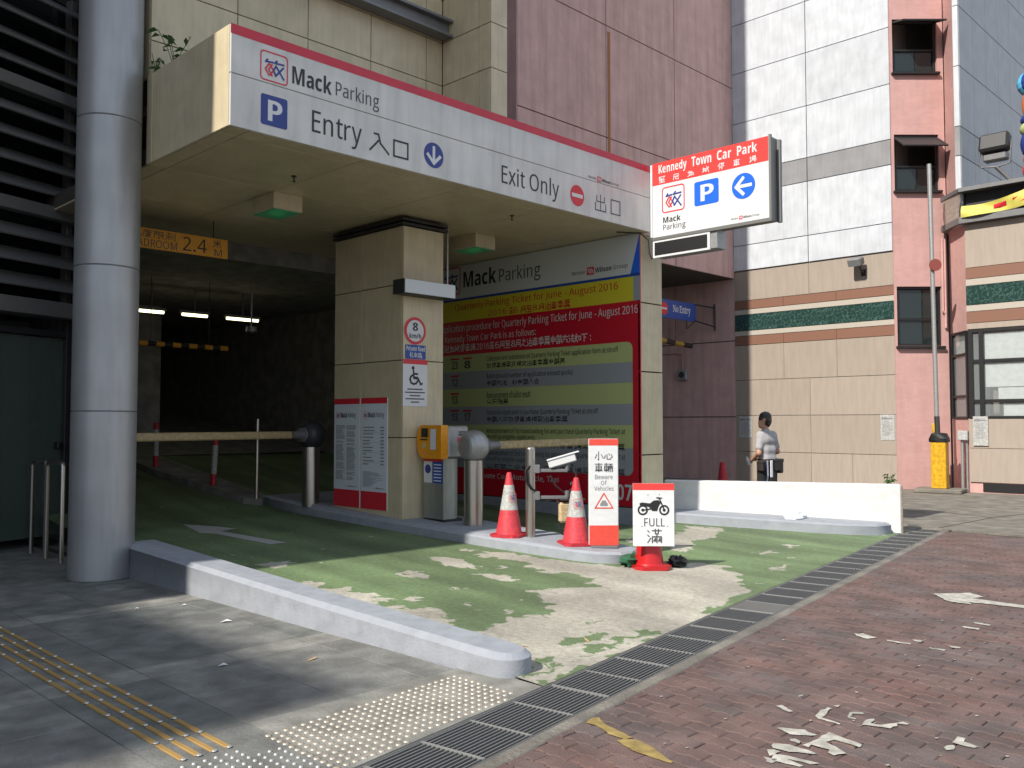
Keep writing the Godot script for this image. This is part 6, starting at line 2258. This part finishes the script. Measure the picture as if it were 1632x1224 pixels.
# ---------- the person: tapered capsules joined smoothly and meshed as surface nets ----------
func nets(bones: Array, cell: float, k: float) -> SurfaceTool:
	var lo := Vector3.ONE * 99.0
	var hi := Vector3.ONE * -99.0
	for b in bones:
		var r: float = maxf(b[2], b[3]) + cell * 3
		for e in 2:
			lo = lo.min(b[e] - Vector3.ONE * r)
			hi = hi.max(b[e] + Vector3.ONE * r)
	var N := Vector3i(((hi - lo) / cell).ceil()) + Vector3i.ONE
	var f := PackedFloat32Array()
	f.resize(N.x * N.y * N.z)
	f.fill(1.0)
	for b in bones:
		var A: Vector3 = b[0]
		var C: Vector3 = b[1]
		var ra: float = b[2]
		var rb: float = b[3]
		var sq: Vector3 = b[4] if b.size() > 4 else Vector3.ONE
		var r := maxf(ra, rb) + k + cell * 2
		var l := Vector3i(((A.min(C) - Vector3.ONE * r - lo) / cell).floor()).max(Vector3i.ZERO)
		var h := Vector3i(((A.max(C) + Vector3.ONE * r - lo) / cell).ceil()).min(N - Vector3i.ONE)
		var AC := (C - A) * sq
		var len2 := maxf(AC.length_squared(), 1e-6)
		for z in range(l.z, h.z + 1):
			for y in range(l.y, h.y + 1):
				for x in range(l.x, h.x + 1):
					var p := (lo + Vector3(x, y, z) * cell - A) * sq
					var t := clampf(p.dot(AC) / len2, 0.0, 1.0)
					var d := (p - AC * t).length() - lerpf(ra, rb, t)
					var i := (z * N.y + y) * N.x + x
					var o := f[i]
					var hh := maxf(k - absf(o - d), 0.0) / k
					f[i] = minf(o, d) - hh * hh * k * 0.25
	var s := SurfaceTool.new()
	s.begin(Mesh.PRIMITIVE_TRIANGLES)
	s.set_smooth_group(1)
	var vid := {}
	var offs := [Vector3i(0, 0, 0), Vector3i(1, 0, 0), Vector3i(0, 1, 0), Vector3i(1, 1, 0), Vector3i(0, 0, 1), Vector3i(1, 0, 1), Vector3i(0, 1, 1), Vector3i(1, 1, 1)]
	var ed := [[0, 1], [2, 3], [4, 5], [6, 7], [0, 2], [1, 3], [4, 6], [5, 7], [0, 4], [1, 5], [2, 6], [3, 7]]
	for z in N.z - 1:
		for y in N.y - 1:
			for x in N.x - 1:
				var i0 := (z * N.y + y) * N.x + x
				var neg := 0
				var val := []
				for q in offs:
					var fv := f[i0 + (q.z * N.y + q.y) * N.x + q.x]
					val.append(fv)
					if fv < 0.0:
						neg += 1
				if neg == 0 or neg == 8:
					continue
				var acc := Vector3.ZERO
				var c := 0
				for e in ed:
					var a: float = val[e[0]]
					var b2: float = val[e[1]]
					if (a < 0.0) != (b2 < 0.0):
						acc += Vector3(offs[e[0]]).lerp(Vector3(offs[e[1]]), a / (a - b2))
						c += 1
				vid[i0] = lo + (Vector3(x, y, z) + acc / c) * cell
	for i0 in vid:
		var x: int = i0 % N.x
		var y: int = (i0 / N.x) % N.y
		var z: int = i0 / (N.x * N.y)
		for ax in 3:
			var st1: int = [1, N.x, N.x * N.y][ax]
			var sa: int = [N.x, N.x * N.y, 1][ax]
			var sb: int = [N.x * N.y, 1, N.x][ax]
			var a := f[i0]
			if i0 + st1 >= f.size():
				continue
			var b3 := f[i0 + st1]
			if (a < 0.0) == (b3 < 0.0):
				continue
			if not (vid.has(i0 - sa) and vid.has(i0 - sb) and vid.has(i0 - sa - sb)):
				continue
			var nn := Vector3.ZERO
			nn[ax] = 1.0 if a < 0.0 else -1.0
			quad(s, vid[i0], vid[i0 - sa], vid[i0 - sa - sb], vid[i0 - sb], nn)
	return s

func person() -> void:
	# local frame: x to the figure's right as seen from the camera, z towards the camera, then turned
	var p := thing("person", "person in pale grey t-shirt and black trousers with a tool belt behind the wall", "person", v(13.66, 0.0, 7.50), -0.25)
	var V := func(x: float, y: float, z: float) -> Vector3: return Vector3(x, y, z)
	var hd := Vector3(-0.035, 1.62, -0.01)
	var skin := [
		[Vector3(0.0, 1.38, -0.01), Vector3(-0.02, 1.52, -0.02), 0.055, 0.052],
		[hd + Vector3(0.005, 0.04, 0.0), hd + Vector3(0.0, 0.02, -0.02), 0.088, 0.088],
		[hd + Vector3(-0.03, -0.02, -0.03), hd + Vector3(-0.055, -0.075, -0.035), 0.062, 0.040],
		[hd + Vector3(-0.092, 0.0, -0.03), hd + Vector3(-0.108, -0.03, -0.032), 0.010, 0.014],
		[hd + Vector3(-0.075, -0.065, -0.035), hd + Vector3(-0.088, -0.062, -0.03), 0.014, 0.012],
		[hd + Vector3(0.005, 0.01, 0.085), hd + Vector3(0.0, -0.03, 0.082), 0.016, 0.010],
		[Vector3(-0.165, 1.36, -0.02), Vector3(-0.225, 1.10, 0.03), 0.052, 0.042],
		[Vector3(-0.225, 1.10, 0.03), Vector3(-0.16, 0.98, -0.19), 0.040, 0.030],
		[Vector3(0.165, 1.36, -0.02), Vector3(0.235, 1.12, 0.0), 0.052, 0.042],
		[Vector3(0.235, 1.12, 0.0), Vector3(0.10, 1.02, -0.22), 0.040, 0.030],
		[Vector3(0.0, 1.34, -0.01), Vector3(0.01, 1.0, -0.01), 0.07, 0.07],
		[Vector3(0.09, 0.92, 0.0), Vector3(0.10, 0.50, 0.01), 0.08, 0.055],
		[Vector3(-0.08, 0.92, -0.02), Vector3(-0.07, 0.50, -0.06), 0.08, 0.055],
		[Vector3(0.10, 0.50, 0.01), Vector3(0.12, 0.09, 0.06), 0.05, 0.036],
		[Vector3(-0.07, 0.50, -0.06), Vector3(-0.05, 0.09, -0.03), 0.05, 0.036],
	]
	# hands: palm and five short fingers closing on a small bottle
	for q in [[Vector3(-0.16, 0.98, -0.19), Vector3(0.55, -0.15, -0.8)], [Vector3(0.10, 1.02, -0.22), Vector3(-0.75, -0.2, -0.6)]]:
		var w: Vector3 = q[0]
		var d: Vector3 = q[1].normalized()
		var sd := d.cross(Vector3.UP).normalized()
		var palm := w + d * 0.075
		skin.append([w + d * 0.01, palm, 0.027, 0.034])
		for k in 4:
			var root := palm + Vector3.UP * (0.026 - k * 0.018) + d * 0.012
			var L: float = [0.030, 0.034, 0.032, 0.024][k]
			skin.append([root, root + d * L, 0.0095, 0.009])
			skin.append([root + d * L, root + d * (L + 0.012) + sd * 0.022, 0.009, 0.008])
		skin.append([w + d * 0.03 + Vector3.UP * 0.02, w + d * 0.075 + Vector3.UP * 0.05 + sd * 0.02, 0.011, 0.009])
	obj(p, "body", nets(skin, 0.011, 0.03), M.skin, true)
	var shirt := [
		[Vector3(-0.12, 1.395, -0.01), Vector3(0.12, 1.395, -0.01), 0.070, 0.070],
		[Vector3(-0.07, 1.32, 0.0), Vector3(0.07, 1.32, 0.0), 0.108, 0.112],
		[Vector3(-0.055, 1.15, 0.0), Vector3(0.06, 1.15, 0.0), 0.104, 0.108],
		[Vector3(-0.05, 1.00, 0.0), Vector3(0.06, 1.00, 0.0), 0.112, 0.112],
		[Vector3(-0.145, 1.385, -0.015), Vector3(-0.205, 1.19, 0.015), 0.066, 0.062],
		[Vector3(0.145, 1.385, -0.015), Vector3(0.215, 1.20, -0.005), 0.066, 0.062],
		[Vector3(-0.01, 1.44, -0.01), Vector3(-0.015, 1.47, -0.015), 0.072, 0.062],
	]
	obj(p, "t_shirt", nets(shirt, 0.013, 0.05), M.shirt, true)
	var tr := [
		[Vector3(-0.06, 0.95, 0.0), Vector3(0.08, 0.95, 0.0), 0.108, 0.108],
		[Vector3(0.09, 0.90, 0.0), Vector3(0.105, 0.50, 0.01), 0.102, 0.076],
		[Vector3(-0.08, 0.90, -0.02), Vector3(-0.07, 0.50, -0.06), 0.102, 0.076],
		[Vector3(0.105, 0.50, 0.01), Vector3(0.12, 0.10, 0.06), 0.074, 0.062],
		[Vector3(-0.07, 0.50, -0.06), Vector3(-0.05, 0.10, -0.03), 0.074, 0.062],
	]
	obj(p, "trousers", nets(tr, 0.014, 0.04), M.trousers, true)
	var s := st()
	for q in [[Vector3(-0.115, 0.98, 0.10), Vector3(-0.10, 0.72, 0.095), Vector3(-0.06, 0.52, 0.015), Vector3(-0.03, 0.15, 0.045)]]:
		for k in 3:
			var a: Vector3 = q[k]
			var b: Vector3 = q[k + 1]
			quad(s, a + Vector3(-0.018, 0, 0.012), a + Vector3(0.018, 0, 0.012), b + Vector3(0.018, 0, 0.012), b + Vector3(-0.018, 0, 0.012), Vector3(0, 0, 1))
	obj(p, "side_stripe", s, M.stripe_lilac, true)
	var hair := [
		[hd + Vector3(0.02, 0.075, 0.0), hd + Vector3(0.025, 0.02, 0.0), 0.098, 0.094],
		[hd + Vector3(0.05, 0.0, 0.0), hd + Vector3(0.05, -0.045, 0.0), 0.070, 0.055],
		[hd + Vector3(-0.035, 0.085, -0.01), hd + Vector3(-0.07, 0.055, -0.02), 0.062, 0.040],
		[hd + Vector3(-0.01, 0.02, 0.07), hd + Vector3(0.01, -0.005, 0.07), 0.032, 0.026],
	]
	obj(p, "hair", nets(hair, 0.010, 0.03), M.hair, true)
	var ft := [
		[Vector3(0.12, 0.05, 0.05), Vector3(0.08, 0.04, -0.10), 0.045, 0.038],
		[Vector3(-0.05, 0.05, -0.04), Vector3(-0.09, 0.04, -0.19), 0.045, 0.038],
	]
	obj(p, "shoe", nets([ft[0]], 0.012, 0.02), M.black, true)
	obj(p, "shoe", nets([ft[1]], 0.012, 0.02), M.black, true)
	# belt with pouches
	s = st()
	for k in 20:
		var a := TAU * k / 20.0
		var b := TAU * (k + 1) / 20.0
		var f := func(t: float, y: float) -> Vector3: return Vector3(0.01 + cos(t) * 0.18, y, sin(t) * 0.135)
		quad(s, f.call(a, 0.955), f.call(b, 0.955), f.call(b, 1.0), f.call(a, 1.0), Vector3(cos(a), 0, sin(a)))
	obj(p, "belt", s, M.leather, true)
	for q in [[Vector3(0.075, 0.90, 0.145), Vector3(0.15, 0.19, 0.07), M.black, 0.1], [Vector3(0.205, 0.88, 0.05), Vector3(0.10, 0.24, 0.15), M.black, 0.25], [Vector3(-0.175, 0.88, 0.02), Vector3(0.08, 0.17, 0.12), M.leather, 0.0]]:
		s = st()
		box(s, q[0], q[1], 0.018, Basis(Vector3.UP, q[3]))
		var po := obj(p, "pouch", s, q[2], true)
		s = st()
		box(s, q[0] + Vector3(0, q[1].y * 0.38, 0), q[1] * Vector3(1.08, 0.26, 1.08), 0.012, Basis(Vector3.UP, q[3]))
		obj(po, "flap", s, q[2], true)
	var tw := thing("towel", "white cloth hanging from the person's belt", "cloth", v(13.66, 0.72, 7.50), -0.25)
	s = st()
	box(s, Vector3(-0.068, 0.12, 0.155), Vector3(0.055, 0.28, 0.02), 0.008)
	obj(tw, "cloth", s, M.p_white, true)
	var bt := thing("drink_bottle", "small clear bottle held in the person's hands", "bottle", v(13.66, 0.90, 7.50), -0.25)
	s = st()
	lathe(s, [Vector2(0.0, 0.0), Vector2(0.028, 0.002), Vector2(0.028, 0.10), Vector2(0.012, 0.13), Vector2(0.012, 0.15), Vector2(0.0, 0.15)], 14, Transform3D(Basis(Vector3(0, 0, 1), 0.5), Vector3(-0.17, 0.0, -0.23)))
	obj(bt, "bottle_body", s, M.plastic_bag, true)

# ---------- build ----------
func _ready() -> void:
	rng.seed = 20160
	var cam := Camera3D.new()
	cam.name = "camera"
	add_child(cam)
	cam.position = Vector3(0, 1.6, 0)
	cam.rotation = Vector3(deg_to_rad(2.49), deg_to_rad(-45.34), 0)
	cam.fov = rad_to_deg(2.0 * atan(612.0 / 1425.0))
	cam.near = 0.05
	cam.far = 600.0
	cam.current = true
	var we := WorldEnvironment.new()
	we.name = "world_environment"
	var env := Environment.new()
	env.background_mode = Environment.BG_SKY
	var sky := Sky.new()
	var sm := ProceduralSkyMaterial.new()
	sm.sky_top_color = Color(0.72, 0.78, 0.86)
	sm.sky_horizon_color = Color(0.90, 0.91, 0.92)
	sm.sky_curve = 0.12
	sm.ground_bottom_color = Color(0.35, 0.33, 0.31)
	sm.ground_horizon_color = Color(0.70, 0.72, 0.74)
	sm.sky_energy_multiplier = 1.0
	sky.sky_material = sm
	env.sky = sky
	env.tonemap_mode = Environment.TONE_MAPPER_LINEAR
	env.tonemap_exposure = 1.22
	env.sdfgi_enabled = true
	env.ssao_enabled = true
	env.ssil_enabled = true
	we.environment = env
	add_child(we)
	var sun := DirectionalLight3D.new()
	sun.name = "sun"
	sun.light_energy = 1.6
	sun.light_color = Color(1.0, 0.975, 0.93)
	sun.light_angular_distance = 0.5
	sun.shadow_enabled = true
	add_child(sun)
	sun.look_at_from_position(Vector3.ZERO, Vector3(1.15, -1.0, -0.02), Vector3.UP)
	FN = SystemFont.new()
	FN.font_names = PackedStringArray(["Droid Sans"])
	FB = SystemFont.new()
	FB.font_names = PackedStringArray(["Droid Sans"])
	FB.font_weight = 700
	FS = SystemFont.new()
	FS.font_names = PackedStringArray(["Droid Serif"])
	FS.font_weight = 700
	materials()
	M.exit_glow = glow(lin(0.05, 0.22, 0.12), 0.06)
	M.tube_glow = glow(Color(1.0, 0.96, 0.78), 3.0)
	M.rust = mat(lin(0.34, 0.15, 0.06), 0.9, 0.0, T["streak"], Vector3(3, 0.4, 3))
	M.shaded_white_tile = layer(mat(lin(0.40, 0.405, 0.41), 0.4, 0.0, T["soft"], Vector3(0.3, 0.3, 0.3)), T["streak"], Vector3(0.9, 0.1, 0.9))  # darker copy of the white tile, shade put into the colour
	M.foil = mat(lin(0.55, 0.52, 0.46), 0.35, 0.5, T["blotch"], Vector3(2, 2, 2))
	M.hazard_yellow = mat(lin(0.45, 0.28, 0.03), 0.6, 0.0, T["blotch"], Vector3(2, 2, 2))
	M.cone_orange = mat(lin(0.62, 0.14, 0.03), 0.5)
	M.sky_blue = mat(lin(0.10, 0.48, 0.78), 0.4)
	M.dull_red = mat(lin(0.22, 0.05, 0.04), 0.6)
	M.cream_plastic = mat(lin(0.66, 0.50, 0.29), 0.5, 0.0, T["blotch"], Vector3(4, 4, 4))
	M.p_board = mat(lin(0.70, 0.71, 0.72), 0.4, 0.0, T["soft"], Vector3(2, 2, 2))
	M.p_coral = mat(lin(0.72, 0.075, 0.05), 0.45, 0.0, T["soft"], Vector3(3, 3, 3))
	M.stripe_lilac = mat(lin(0.50, 0.50, 0.66), 0.7)
	M.green_wall = mat(lin(0.17, 0.20, 0.17), 0.6, 0.0, T["soft"], Vector3(1, 1, 1))
	ground()
	bricks()
	pavement()
	drain()
	kerbs()
	car_park_building()
	louvre_building()
	far_buildings()
	column()
	canopy()
	pillar()
	billboard()
	street_sign()
	street_things()
	person()
